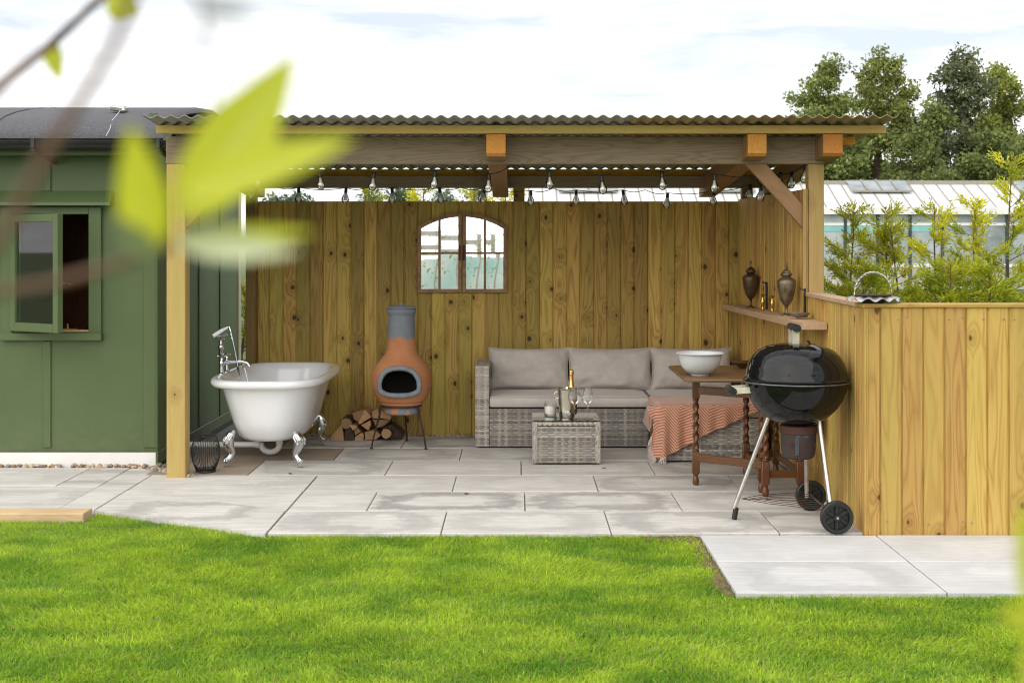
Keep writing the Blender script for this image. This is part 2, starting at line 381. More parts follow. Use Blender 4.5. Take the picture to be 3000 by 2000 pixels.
# ------------------------------------------------------------------ ground
b = MB().box(-420, 420, -60, 700, -.5, -.075); tag(b.build('ground', m_field), kind='structure')
b = MB().box(-4.6, 4.6, 2.2, 7.72, -.074, -.030); lawn = tag(b.build('lawn', m_turf), kind='structure')
# paving: one structure with its slabs as parts
XA = -2.427; XM = -1.325
b = MB().box(-5.2, 2.12, 7.045, 12.4, -.070, -.024).box(.945, 4.4, 5.86, 7.04, -.070, -.0245)
pav = tag(b.build('paving', m_joint, origin=(0, 8, -.07)), kind='structure')
SLAB = {}
def slab(x0, x1, y0, y1, mat=m_slab, dz=None):
    g = .003; w = x1-x0-2*g; h = y1-y0-2*g; k = (round(w, 3), round(h, 3), mat.name)
    if k not in SLAB: SLAB[k] = MB().box(-w/2, w/2, -h/2, h/2, -.02, .02, .003).mesh('paving_slab')
    dz = rng.uniform(-.0018, .0018) if dz is None else dz
    return place(SLAB[k], 'paving_slab', mat, pav, ((x0+x1)/2, (y0+y1)/2, -.02+dz), (rng.uniform(-.002,.002), rng.uniform(-.0015,.0015), 0))
def poly_slab(pts, mat=m_slab):
    c = sum((Vector(p) for p in pts), Vector((0, 0))) / len(pts); q = []
    for p in pts:
        d = (Vector(p) - c); q.append((d.x * (1 - .005/max(d.length,.05)), d.y * (1 - .005/max(d.length,.05)), -.02))
    me = MB().prism(q[::-1] if area(q) > 0 else q, (0, 0, .04)).mesh('paving_slab')
    return place(me, 'paving_slab', mat, pav, (c.x, c.y, -.02 + rng.uniform(-.0015, .0015)))
def area(q): return sum(q[i-1][0]*q[i][1] - q[i][0]*q[i-1][1] for i in range(len(q)))
ROW = [7.09 + .6035*k for k in range(7)]
JN = [[-.41, .487, 1.373], [-.87, .036, .935], [-.41, .49, 1.375], [-1.79, -.885, .016, .905], [-1.31, -.42, .485, 1.38], [-1.79, -.885, .015, .905]]
for k in range(6):
    left = XM if k < 3 else -2.47
    xs = [left] + [j for j in JN[k] if j > left + .1] + [1.80 + (.02 if k < 3 else 0)]
    for i in range(len(xs)-1):
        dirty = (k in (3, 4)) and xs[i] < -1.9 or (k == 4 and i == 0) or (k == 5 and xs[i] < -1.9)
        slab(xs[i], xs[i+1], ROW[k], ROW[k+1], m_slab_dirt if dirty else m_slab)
# wedge of row 2 left of the straight joint, then the two angled rows
def ang(x, k): return (8.98 - .645*k) - (x - XA) * .572      # angled course lines
poly_slab([(XM-.004, ROW[3]-.004), (XM-.004, ang(XM,0)+.004), (XA+.2, ang(XA+.2,0)+.004), (XA+.2, ROW[3]-.004)])
for k in range(2):
    poly_slab([(XM-.004, ang(XM,k)-.004), (XM-.004, ang(XM,k+1)+.004), (XA+.004, ang(XA,k+1)+.004), (XA+.004, ang(XA,k)-.004)])
# straight path by the hut
slab(-2.645, XA, 8.42, 9.17); slab(-2.645, XA, 7.72, 8.42)
slab(-2.915, -2.645, 8.50, 9.19); slab(-3.82, -2.915, 8.50, 9.19); slab(-4.72, -3.82, 8.50, 9.19)
slab(-3.36, -2.645, 7.70, 8.50); slab(-4.26, -3.36, 7.70, 8.50)
for y0, y1 in ((5.865, 6.45), (6.45, 7.036)):
    slab(.945, 1.865, y0, y1, m_slab_new); slab(1.865, 2.765, y0, y1, m_slab_new if y0 < 6 else m_slab_new); slab(2.765, 3.665, y0, y1, m_slab_new)
# bare earth along the paving corner
bm = MB(); n = 40
for i in range(260):
    if i < 150: x, y = .93 - abs(rng.gauss(0, .02)), rng.uniform(5.9, 7.04)
    else: x, y = .93 - abs(rng.gauss(0, .10)), 7.06 - abs(rng.gauss(0, .03))
    r = rng.uniform(.008, .022); bm.ball((x, y, -.022), (r*1.5, r*1.5, r*.7), 6, 4)
tag(bm.build('bare_soil', m_soil, origin=(.9, 6.6, -.03), smooth=True), 'strip of bare brown soil along the lawn edge by paving', 'soil', kind='stuff')

# ------------------------------------------------------------------ grass
nr = np.random.default_rng(3)
def edge_y(x):
    e = np.full_like(x, 7.09)
    e = np.where(x < XM, ang(x, 2), e); e = np.where(x < -2.39, 7.46, e); e = np.where(x > .93, 5.862, e); return e
def vnoise(x, y, s, seed):
    g = np.random.default_rng(seed).random((64, 64)); u = (x*s) % 64; w = (y*s) % 64
    i = u.astype(int); j = w.astype(int); fu = u-i; fw = w-j; fu = fu*fu*(3-2*fu); fw = fw*fw*(3-2*fw)
    a = g[i % 64, j % 64]*(1-fu)+g[(i+1) % 64, j % 64]*fu; c = g[i % 64, (j+1) % 64]*(1-fu)+g[(i+1) % 64, (j+1) % 64]*fu
    return a*(1-fw)+c*fw
def grass_pts():
    xs, ys = [], []
    y = nr.uniform(4.35, 7.72, 560000)**1.0; x = nr.uniform(-3.2, 2.75, y.size)
    vis = (x > (-1600/FPX*y - .12)) & (x < (1560/FPX*y + .12))
    keep = (y < edge_y(x) + nr.normal(0, .006, y.size)) & (vis | (nr.random(y.size) < .25))
    return x[keep], y[keep]
gx, gy = grass_pts(); N = gx.size
pat = vnoise(gx+40, gy*1.7+7, .9, 1)*.16 + vnoise(gx+11, gy*1.9+3, 2.6, 2)*.42 + vnoise(gx, gy*1.4, 7., 5)*.42
hgt = nr.uniform(.014, .036, N) * (.75 + .5*pat); lean = nr.normal(0, .55, (N, 2)) + np.stack([vnoise(gx, gy, 3.1, 8)-.5, vnoise(gx, gy, 3.3, 9)-.75], 1)*1.0
wid = nr.uniform(.0014, .0030, N); th = nr.uniform(0, math.pi, N)
dx = np.cos(th)*wid; dy = np.sin(th)*wid; z0 = -.032
P0 = np.stack([gx-dx, gy-dy, np.full(N, z0)], 1); P1 = np.stack([gx+dx, gy+dy, np.full(N, z0)], 1)
mxp = gx + lean[:, 0]*hgt*.35; myp = gy + lean[:, 1]*hgt*.35; mz = z0 + hgt*.62
P2 = np.stack([mxp+dx*.8, myp+dy*.8, mz], 1); P3 = np.stack([mxp-dx*.8, myp-dy*.8, mz], 1)
P4 = np.stack([gx + lean[:, 0]*hgt, gy + lean[:, 1]*hgt, z0 + hgt*(1-.12*np.minimum(np.abs(lean).sum(1), 2))], 1)
vv = np.stack([P0, P1, P2, P3, P4], 1).reshape(-1, 3).astype(np.float32)
me = bpy.data.meshes.new('grass'); me.vertices.add(5*N); me.vertices.foreach_set('co', vv.ravel())
idx = (np.arange(N)*5)[:, None]; lp = np.concatenate([idx+[0,1,2,3], idx+[3,2,4]], 1).ravel().astype(np.int32)
me.loops.add(7*N); me.loops.foreach_set('vertex_index', lp)
ls = np.stack([np.arange(N)*7, np.arange(N)*7+4], 1).ravel().astype(np.int32)
me.polygons.add(2*N); me.polygons.foreach_set('loop_start', ls); me.update(calc_edges=True)
t_ = np.clip((pat-.22)/.50 + nr.normal(0, .20, N), 0, 1)[:, None]  # brighter yellow patches paint small sunlit spots into the blade colour
ca = np.array([[.20, .40, .038]]); cb_ = np.array([[.52, .685, .062]]); cc = ca*(1-t_)+cb_*t_
dry = nr.random(N) < .07; cc[dry] = np.array([.36, .33, .14]); cc *= nr.uniform(.78, 1.25, (N, 1))
c5 = np.repeat(np.concatenate([cc, np.ones((N, 1))], 1), 5, 0).astype(np.float32)
at = me.color_attributes.new('tint', 'FLOAT_COLOR', 'POINT'); at.data.foreach_set('color', c5.ravel())
place(me, 'grass', m_grass, None, (0, 0, 0)); g = bpy.data.objects['grass']; tag(g, 'short bright green mown lawn grass', 'grass', kind='stuff')

# gravel by the hut base and along the back wall
def stones(name, spots, label, pal):
    m = MB(); m.col = []
    for (x, y, z, r) in spots:
        k = len(m.v); M = Matrix.Rotation(rng.uniform(0, 6), 3, 'Z') @ Matrix.Rotation(rng.uniform(-.5, .5), 3, 'X')
        m.ball((x, y, z), (r*rng.uniform(.9, 1.5), r*rng.uniform(.8, 1.1), r*rng.uniform(.6, .9)), 6, 4, M)
        c = mul(rng.choice(pal), rng.uniform(.75, 1.2)); m.col += [c + (1,)]*(len(m.v)-k)
    return tag(m.build(name, m_gravel, smooth=True, fixn=False), label, 'gravel', kind='stuff')
pal = [(.42,.27,.17), (.50,.38,.27), (.33,.22,.15), (.55,.47,.38), (.27,.25,.24)]
stones('gravel', [(rng.uniform(-4.4, -2.42), 9.215 + rng.uniform(-.02, .03), .0 + rng.uniform(-.01, .014), rng.uniform(.011, .022)) for _ in range(210)] +
       [(-2.52 + .37*u, 9.16 - .30*u + rng.uniform(-.04, .05), rng.uniform(-.012, .010), rng.uniform(.010, .020)) for u in [rng.random() for _ in range(90)]],
       'brown pea gravel strip at the foot of green hut', pal)
stones('gravel', [(rng.uniform(-2.2, 1.75), rng.uniform(10.712, 10.76), rng.uniform(-.02, .012), rng.uniform(.007, .014)) for _ in range(420)],
       'pale gravel line along the foot of the back fence', [(.42,.36,.28), (.55,.5,.42), (.3,.25,.2)])

# a few fallen leaf scraps on the paving
for (px, py, lab) in ((1366, 1447, 'tiny red brown fallen leaf on the front paving'), (1769, 1372, 'tiny dark leaf scrap on the paving by the coffee table'), (851, 1388, 'tiny dark leaf scrap on the paving below the bath')):
    Y = GY(py); x = PX(px, Y)
    m = MB().grid([[(x + a, Y + b_, .003 + .006*abs(a)/.012) for a in (-.014*w, 0, .014*w)] for b_, w in ((-.02, .15), (-.008, .9), (.006, 1.), (.02, .1))])
    tag(m.build('fallen_leaf', M_plain('dry_leaf', (.14,.05,.03), .8), fixn=False), lab, 'leaf', 'leaf scraps on the paving')
# timber sleeper at the lawn edge
tag(MB().box(-4.7, -2.415, 7.475, 7.635, -.03, .027, .004).build('timber_sleeper', m_sleeper), 'pale sawn timber sleeper lying along the lawn edge by hut path', 'sleeper')

# ------------------------------------------------------------------ shelter
YB = 8.80                              # front face of beam and front posts
YF = 8.577                             # rafter ends
SL = -.076
ZR0 = PZ(392, YF)                      # rafter top at its front end
def zr(y): return ZR0 + SL*(y - YF)    # rafter top line
shel = thing('timber_shelter', 'open fronted timber shelter with corrugated roof over the patio', 'shelter', (0, 9.7, 0))
xl0, xl1 = PX(488, YB), PX(543, YB); zb0, zb1 = PZ(481, YB), PZ(400, YB)
def post(x0, x1, y0, y1, z1, mat=m_post, z0=-.02):
    return MB().box(x0, x1, y0, y1, z0, z1, .004).build('post', mat, shel, origin=((x0+x1)/2, (y0+y1)/2, z0))
post(xl0, xl1, YB-.002, YB+.12, zb0)
xr0, xr1 = PX(2369, YB), PX(2414, YB)
post(xr0, xr1, YB-.002, YB+.10, zb0)
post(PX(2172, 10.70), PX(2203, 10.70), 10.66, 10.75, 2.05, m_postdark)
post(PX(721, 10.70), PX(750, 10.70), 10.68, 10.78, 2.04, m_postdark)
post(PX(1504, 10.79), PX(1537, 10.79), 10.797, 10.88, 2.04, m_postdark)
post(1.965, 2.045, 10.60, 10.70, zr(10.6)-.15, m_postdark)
bx0, bx1 = PX(486, YB), PX(2417, YB)
MB().box(bx0, bx1, YB, YB+.075, zb0+.001, zb1, .004).build('beam', m_beam, shel, origin=(0, YB, 2.1))
MB().box(-2.2, 2.05, 10.56, 10.63, PZ(551, 10.6), zr(10.6)-.006, .004).build('beam', m_beam, shel, origin=(.4, 10.6, 2.1))
m_raftdk = M_wood('brown_rafter', axis='Y', width=.3, light=(.30,.17,.075), dark=(.17,.085,.035), knot=(.06,.03,.02), knots=.2, rvar=.1)
RX = [(PX(1424.5, YF), PX(1481.6, YF)), (PX(2190, YF), PX(2246, YF)), (PX(2411, YF), PX(2469, YF)), (-2.17, -2.05)]
for i, (a, c) in enumerate(RX):
    y0 = YF if i < 3 else YB+.08; m = MB()
    z = zr(y0); zb = zr(10.88); h = PZ(392, YF) - PZ(458, YF)
    if i < 3:    # sawn end with a clipped lower edge
        sec = [(y0, z), (y0, z-h+.02), (y0+.025, z-h), (10.88, zb-h), (10.88, zb)]
    else: sec = [(y0, z), (y0, z-h), (10.88, zb-h), (10.88, zb)]
    m.prism([(a, y, zz) for y, zz in sec], (c-a, 0, 0)); rf_ = m.build('rafter', m_raftdk, shel, origin=((a+c)/2, y0, z))
    if i < 3: MB().prism([(a+.0015, y0-.003, zz) for zz in ()] + [(a+.0015, y0-.003, z-.0015), (a+.0015, y0-.003, z-h+.02), (c-.0015, y0-.003, z-h+.02), (c-.0015, y0-.003, z-.0015)], (0, .0028, 0)).prism([(a+.0015, y0-.003, z-h+.0201), (a+.0015, y0+.0222, z-h), (c-.0015, y0+.0222, z-h), (c-.0015, y0-.003, z-h+.0201)], (0, .002, .002)).build('sawn_end', m_raft, rf_)
def purlin(y, x0, x1, mat, w=.055):
    z = zr(y) + .001; h = .0505
    MB().box(x0, x1, y-w/2, y+w/2, z, z+h, .003).build('purlin', mat, shel, origin=(0, y, z))
fx0, fx1 = PX(458, YF-.03), PX(2596, YF-.03)
purlin(YF+.0, fx0, fx1, m_fascia, .06)
purlin(9.62, -2.2, 2.15, m_purl); purlin(10.66, -2.2, PX(2495, 8.9), m_purl); purlin(YB+.25, -2.2, PX(2508, 9.0), m_purl)
# corrugated sheets
m_corr = M_plain('grey_corrugated', (.32,.315,.295), .55, var=.12, scale=9, bump=.05, c2=(.38,.375,.355))
m_corr2 = M_plain('bronze_corrugated', (.33,.27,.16), .45, var=.15, scale=9, bump=.05)
SY0, SY1 = 8.335, 10.735; PITCH = .0835
def zs(y): return zr(y) + .0525 + .003
x = PX(417, SY0); ends = [x, -1.48, -.745, -.01, .70, 1.44, PX(2634, SY0)]
for i in range(6):
    a, c = ends[i], ends[i+1] + (.03 if i < 5 else 0); n = max(8, int((c-a)/PITCH*8)); lift = .0016*(i % 2)
    up = []; lo = []
    for j in range(n+1):
        xx = a + (c-a)*j/n; w = .0095*math.sin(2*math.pi*xx/PITCH) + .0095
        up.append((xx, w + .004 + lift)); lo.append((xx, w + lift))
    m = MB(); rings = []
    for y in (SY0, 9.2, 10.1, SY1): rings.append([(xx, y, zs(y) + w) for xx, w in up] + [(xx, y, zs(y) + w) for xx, w in lo[::-1]])
    m.loft(rings); m.build('roof_sheet', m_corr if i < 4 else m_corr2, shel, origin=((a+c)/2, SY0, zs(SY0)), smooth=True, sharp=50)
# braces
def brace(a, c):
    m = MB(); m.beam((0,0,0), (0,0,(Vector(c)-Vector(a)).length), .10, .05, (0,1,0), .004)
    o = m.build('brace', m_brace, shel, origin=(0,0,0)); o.location = Vector(a) - WL[shel.name]
    dv = Vector(c)-Vector(a); o.rotation_euler = (0, math.atan2(dv.x, dv.z), 0); return o
brace(P(2392, 682, YB+.04), P(2196, 462, YB+.04)); brace(P(520, 668, YB+.04), P(690, 480, YB+.04))

# ------------------------------------------------------------------ fences
BW = .1117
def board_mesh(w, h, t=.018, ch=.004):
    a = w/2 - .0030; ch += .002
    sec = [(-a+ch, -t/2), (a-ch, -t/2), (a, -t/2+ch), (a, .002), (a+.0085, .002), (a+.0085, .006), (a, .006), (a, t/2), (-a, t/2), (-a, -t/2+ch)]
    return MB().loft([[(x, y, 0) for x, y in sec], [(x, y, h) for x, y in sec]]).mesh('board')
zt = PZ(590, 10.77)
bf = thing('back_fence', 'tall knotty pine board fence behind sofa, chiminea and bath', 'fence', (-.2, 10.77, 0))
x0 = PX(748, 10.77); x1 = 1.79; n = 36; w = (x1-x0)/n
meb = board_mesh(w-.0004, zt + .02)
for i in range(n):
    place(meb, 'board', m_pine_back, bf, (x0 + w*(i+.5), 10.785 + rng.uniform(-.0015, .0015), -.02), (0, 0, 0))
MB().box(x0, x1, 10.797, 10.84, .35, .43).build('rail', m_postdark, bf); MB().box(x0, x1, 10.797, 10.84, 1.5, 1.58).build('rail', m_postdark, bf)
# side: low part from the front corner to the post, tall part to the back
C0 = Vector((PX(2533, 7.037), 7.037)); C1 = Vector((1.868, YB-.004)); C2 = Vector((1.748, 10.77))
ZC = PZ(889, 7.037)
ff = thing('counter_fence', 'low honey coloured board fence with a flat cap at barbecue corner', 'fence', (C0.x, C0.y, 0))
def run(parent, A, B, h, w, mat, face=1, skip=0, t=.018):
    d = B - A; L_ = d.length; n = max(1, round(L_/w)); ww = L_/n; u = d.normalized(); ang_ = math.atan2(u.y, u.x)
    me_ = board_mesh(ww-.0004, h, t)
    for i in range(n):
        p = A + u*ww*(i+.5); nrm = Vector((u.y, -u.x))*face
        q = p - nrm*(t/2 + rng.uniform(0, .0015))
        place(me_, 'board', mat, parent, (q.x, q.y, -.01), (0, 0, ang_ + (0 if face > 0 else math.pi)))
run(ff, C1, C0, ZC - .012, BW, m_pine, 1)                       # side face looks to -X
fbx = C0.x + .085
run(ff, C0 + Vector((.0, 0)), Vector((fbx, C0.y)), ZC-.012, .085, m_pine, 1)
run(ff, Vector((fbx, C0.y)), Vector((fbx + BW*14, C0.y)), ZC-.012, BW, m_pine, 1)
screw = MB().lathe([(.001,-.0015), (.0045,-.001), (.005,.001)], (0,0,0), 8, 'Y').mesh('screw')
m_screw = M_plain('zinc_screw', (.35,.33,.30), .4, .8, bump=0)
for i in range(9):
    for dx in (-.03, .03):
        for zz in (.06, 1.13):
            if rng.random() < .45: place(screw, 'screw', m_screw, ff, (fbx + BW*(i+.5) + dx + rng.uniform(-.008,.008), C0.y-.0008, zz + rng.uniform(-.015,.015)))
d = (C1 - C0).normalized()
cap = MB().box(C0.x-.012, fbx + BW*14, C0.y-.012, C0.y+.10, ZC-.0215, ZC, .004); cap.build('cap_rail', m_pineX, ff, origin=(2.2, 7.08, ZC-.02))
sp = [C0 + Vector((-.012, .1005)), C0 + Vector((.10, .1005)), C1 + Vector((.10, 0)), C1 + Vector((-.012, 0))]
MB().prism([(p.x, p.y, ZC-.0215) for p in sp[::-1]], (0, 0, .0215)).build('cap_rail', m_shelf, ff, origin=(C0.x, 8, ZC-.02))
MB().box(fbx-.02, fbx+BW*14, C0.y+.02, C0.y+.06, .25, .33).build('rail', m_postdark, ff)
MB().box(fbx-.06, fbx+.02, C0.y+.021, C0.y+.1, -.02, ZC-.022).build('corner_post', m_post, ff)
sf = thing('side_fence', 'tall pine board side fence behind the shelf of urns', 'fence', (C2.x, 9.8, 0))
zt1 = PZ(561, YB); zt2 = PZ(585, 10.75)
run(sf, C2, C1 + Vector((0, .003)), zt2+.01, BW, m_pine, 1)
MB().beam((C1.x-.004, YB-.004, -.01), (C1.x-.004, YB-.004, zt2), .022, .02, (0,1,0)).build('end_trim', m_post, sf)
MB().box(1.90, 1.95, YB+.11, 10.7, 1.55, 1.63).build('rail', m_postdark, sf)

# ------------------------------------------------------------------ shelf
ZS = PZ(946, 8.03)
shf = thing('wall_shelf', 'long rough sawn wooden shelf fixed to the side fence', 'shelf', (1.78, 8.03, ZS-.042))
pa = [(PX(2352, 8.03), 8.03), (1.836, 8.03), (1.864, 8.80), (1.746, 10.74), (1.746-.125, 10.74)]
MB().prism([(x, y, ZS-.040) for x, y in pa[::-1]], (0, 0, .040)).build('plank', m_shelf, shf, origin=(1.75, 9.2, ZS-.04))
for Y, top in ((9.80, 1.25), (8.72, 1.235)):
    xw = C1.x - .012 if Y < 9 else 1.806
    m = MB().box(xw-.012, xw, Y-.010, Y+.010, ZS, top).tube([(xw-.006, Y, top-.01), (xw-.03, Y, top-.005), (xw-.036, Y, top+.004)], .004, 6)
    m.build('bracket', m_blackpl, shf)
# ------------------------------------------------------------------ green hut
YH = 9.24; XH = PX(458, YH); HB = 12.0; HX0 = -5.6
hut = thing('green_hut', 'dark green painted timber hut with barrel felt roof and open window', 'hut', (-3.6, 10.4, 0))
def hx(px): return PX(px, YH)
def hz(py): return PZ(py, YH)
wx0, wx1, wz0, wz1 = hx(40), hx(263), hz(969), hz(628)
ztop = hz(425)
m = MB(); t = .05
m.box(HX0, wx0, YH, YH+t, .03, ztop); m.box(wx1, XH-.03, YH, YH+t, .03, ztop); m.box(wx0, wx1, YH, YH+t, .03, wz0); m.box(wx0, wx1, YH, YH+t, wz1, ztop)
m.build('front_wall', m_green, hut)
MB().box(XH-.05, XH, YH-.001, HB, .03, 2.42).build('side_wall', m_green, hut)
MB().box(HX0, XH-.051, HB-.05, HB, .03, 2.4).build('rear_wall', m_green, hut)
MB().box(XH-.004, XH+.012, HB-.09, HB+.01, .03, 2.4, .003).build('corner_trim', m_creamtrim, hut)
MB().box(HX0, XH+.012, YH-.016, YH-.001, .100, hz(1321)+.0, .003).build('base_trim', m_green, hut, origin=(-3.6, YH, .1))
MB().box(HX0, XH-.002, YH-.012, YH-.0011, -.01, .0995).build('skirting', m_whitebd, hut)
MB().box(XH+.0005, XH+.016, YH-.016, HB, .02, .105, .003).build('base_trim', m_green, hut)
MB().box(XH+.0005, XH+.010, YH+.02, HB, -.02, .019).build('skirting', m_black, hut)
def batten(x0, x1, z0, z1): MB().box(x0, x1, YH-.012, YH-.0005, z0, z1, .003).build('batten', m_green, hut)
batten(hx(421), XH+.001, .131, ztop-.09)
batten(hx(127), hx(150), .131, hz(998)); batten(hx(128), hx(150), hz(560), ztop-.09)
MB().box(HX0, XH+.002, YH-.014, YH-.0005, hz(457), ztop, .003).build('frieze', m_green, hut)
for y in (10.47, 11.2, 9.75):
    MB().box(XH+.0005, XH+.010, y-.02, y+.02, .106, 2.35, .003).build('batten', m_green, hut)
MB().box(XH+.0005, XH+.012, YH-.012, YH+.05, .106, 2.36, .003).build('batten', m_green, hut)
# canopy board over the window
m = MB(); a, c = -4.3, hx(334)
sec = [(YH-.001, hz(559)), (YH-.09, hz(594)), (YH-.095, hz(603)), (YH-.001, hz(603))]
m.prism([(a, y, z) for y, z in sec], (c-a, 0, 0)); m.build('window_canopy', m_green, hut)
# window
win = MB()
ox0, ox1, oz0, oz1 = hx(8), hx(300), hz(975), hz(607)
win.box(ox0, wx0, YH-.03, YH+.02, oz0, oz1, .003).box(wx1, ox1, YH-.03, YH+.02, oz0, oz1, .003).box(wx0, wx1, YH-.03, YH+.02, wz1, oz1, .003)
wo_ = win.build('window', m_green, hut)
MB().box(hx(6), hx(303), YH-.05, YH+.02, hz(996), hz(974), .004).build('sill', m_green, wo_)
MB().box(wx0, wx1, YH-.02, YH+.06, wz0-.005, wz0+.006).build('inner_ledge', m_shelf, wo_)
th_ = R(-34); sw = wx1-wx0-.01; sh = wz1-wz0-.008; fr = .052
hinge = Vector((wx0+.004, YH-.034, wz0+.004))
def sash_part(mb, name, mat):
    M = Matrix.Translation(hinge) @ Matrix.Rotation(th_, 4, 'Z'); mb.xf(M); return mb.build(name, mat, wo_)
s_ = MB().box(0, fr, -.022, .022, 0, sh, .003).box(sw-fr, sw, -.022, .022, 0, sh, .003).box(fr, sw-fr, -.0215, .0215, 0, fr*1.1, .003).box(fr, sw-fr, -.0215, .0215, sh-fr, sh, .003)
sash_part(s_, 'sash', m_green)
m_pane = M_clear('window_glass', (.75,.78,.74), 1.0, .05)
sash_part(MB().box(fr-.005, sw-fr+.005, -.003, .003, fr, sh-fr+.005), 'pane', m_pane)
sash_part(MB().box(fr, fr+.02, .004, .02, fr, sh-fr), 'stay_bead', m_whitebd)
sash_part(MB().tube([(sw-.02, .03, sh*.42), (sw-.02, .05, sh*.42)], .006, 8).tube([(sw-.02, .05, sh*.42), (sw+.03, .055, sh*.41)], .005, 8), 'handle', M_plain('brass_fitting', (.65,.45,.18), .25, 1.0, bump=0))
for z in (.12, .72): MB().tube([(wx0-.006, YH-.036, wz0+z*sh), (wx0-.006, YH-.036, wz0+z*sh+.05)], .007, 8).build('hinge', m_chrome, wo_)
MB().tube([(wx0+.27, YH+.03, wz0+.012), (wx0+.42, YH+.035, wz0+.012)], .004, 6).tube([(wx0+.36, YH+.033, wz0+.012), (wx0+.36, YH+.033, wz0+.045)], .005, 6).build('window_stay', bpy.data.materials['brass_fitting'], wo_)
# dark room behind the window
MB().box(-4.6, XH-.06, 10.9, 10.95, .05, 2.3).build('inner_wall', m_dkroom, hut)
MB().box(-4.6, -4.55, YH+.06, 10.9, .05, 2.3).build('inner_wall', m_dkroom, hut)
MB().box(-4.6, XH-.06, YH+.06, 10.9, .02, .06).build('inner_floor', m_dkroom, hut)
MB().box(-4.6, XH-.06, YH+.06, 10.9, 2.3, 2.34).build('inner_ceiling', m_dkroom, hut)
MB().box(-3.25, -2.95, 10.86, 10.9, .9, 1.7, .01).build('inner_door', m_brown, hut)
# barrel roof
prof = [(9.0, 2.215), (9.0, 2.262), (9.03, 2.30), (9.08, 2.345), (9.2, 2.39), (9.4, 2.44), (9.7, 2.495), (10.1, 2.548), (10.62, 2.58), (11.2, 2.555), (11.7, 2.48), (12.05, 2.36), (12.15, 2.25)]
m = MB(); XR = -2.375
rings = []
for x in (HX0, -4.6, -3.53, -3.0, XR-.04, XR): 
    k = 0 if x < XR-.01 else -.035
    rings.append([(x, y, z+k) for y, z in prof] + [(x, y, z-.035) for y, z in prof[::-1]])
m.loft(rings); roof = m.build('roof', m_felt, hut, smooth=True, sharp=50)
for x in (-3.52, -4.75):
    m = MB(); rg = []
    for xx in (x-.012, x+.012): rg.append([(xx, y-(.004 if i < 3 else 0), z+.006) for i, (y, z) in enumerate(prof)])
    m.grid(rg); m.build('seam', m_felt, roof, smooth=True)
# gutter
gz = PZ(414, 8.98); gy_ = 8.95; m = MB(); rg = []
for x in (HX0, PX(506, 8.95)):
    o_ = [(x, gy_+.055*math.cos(a_), gz+.0+.06*math.sin(a_)) for a_ in [math.pi + math.pi*k/12 for k in range(13)]]
    i_ = [(x, gy_+.048*math.cos(a_), gz+.002+.053*math.sin(a_)) for a_ in [math.pi + math.pi*k/12 for k in range(13)]]
    rg.append(o_ + i_[::-1])
gut = m.loft(rg).build('gutter', m_blackpl, hut, smooth=True, sharp=50)
MB().lathe([(.001, 0), (.052, 0), (.056, .004), (.056, .02)], (PX(506, 8.95)-.004, gy_, gz-.012), 16, 'X').build('end_cap', m_blackpl, gut, smooth=True)
for px in (105, 470):
    x = PX(px, 8.95); MB().box(x-.012, x+.012, gy_-.06, gy_+.06, gz-.068, gz-.058).box(x-.012, x+.012, gy_-.066, gy_-.056, gz-.05, gz+.014).beam((x, gy_+.0, gz-.064), (x+.035, YH-.01, gz-.125), .02, .03).build('bracket', m_blackpl, gut)
MB().box(HX0, XH+.02, 9.03, YH+.002, 2.12, 2.165).build('soffit', m_greendk, hut)
# small lamp on the hut roof
fl = thing('roof_floodlight', 'small grey security light with a cable on the hut roof', 'light', P(350, 331, 9.42))
fo = WL[fl.name]
Mr = Matrix.Translation(fo + V(0, 0, .012)) @ Matrix.Rotation(R(9), 4, 'X') @ Matrix.Rotation(R(8), 4, 'Y')
MB().box(-.06, .05, -.05, .05, 0, .035, .008).xf(Mr).build('housing', m_steel, fl)
MB().box(-.045, .035, -.03, .03, .0351, .039, .002).xf(Mr).build('lens', m_pvc, fl)
MB().ball((0,0,0), .013, 10, 6).xf(Matrix.Translation(fo + V(.045, -.06, .012))).build('sensor', m_chrome, fl, smooth=True)
MB().tube([fo + V(.02, -.05, .01), fo + V(.03, -.16, -.03), fo + V(.04, -.30, -.08), fo + V(.06, -.42, -.15), fo+V(.05, -.47, -.20)], .0022, 6).build('cable', m_pvc, fl)

# ------------------------------------------------------------------ arched mirror
YM = 10.755
def mp_(zx, zy): return V(PX(1150 + zx/4.9, YM), 0, PZ(580 + zy/4.9, YM))
mir = thing('arched_mirror', 'arched bronze framed mirror like a paned window on back fence', 'mirror', (mp_(1000, 1355).x, YM, mp_(1000, 1355).z))
cx, cy_, Rr = 1000, 220 + 1147.7, 1147.7
def arcy(x, inset): return cy_ - math.sqrt((Rr - inset)**2 - (x - cx)**2)
m_bronze = M_plain('aged_bronze', (.16,.085,.045), .42, .5, var=.4, scale=14, bump=.15, c2=(.30,.16,.08))
m_mirror = NT('mirror_glass').set(color=(.94,.95,.95,1), metal=1.0, rough=.015).m
def leafpoly(x0, x1, yb, inset, n=12):
    pts = [mp_(x0, yb)] + [mp_(x1, yb)]
    for k in range(n+1):
        x = x1 + (x0-x1)*k/n; pts.append(mp_(x, arcy(x, inset)))
    return pts
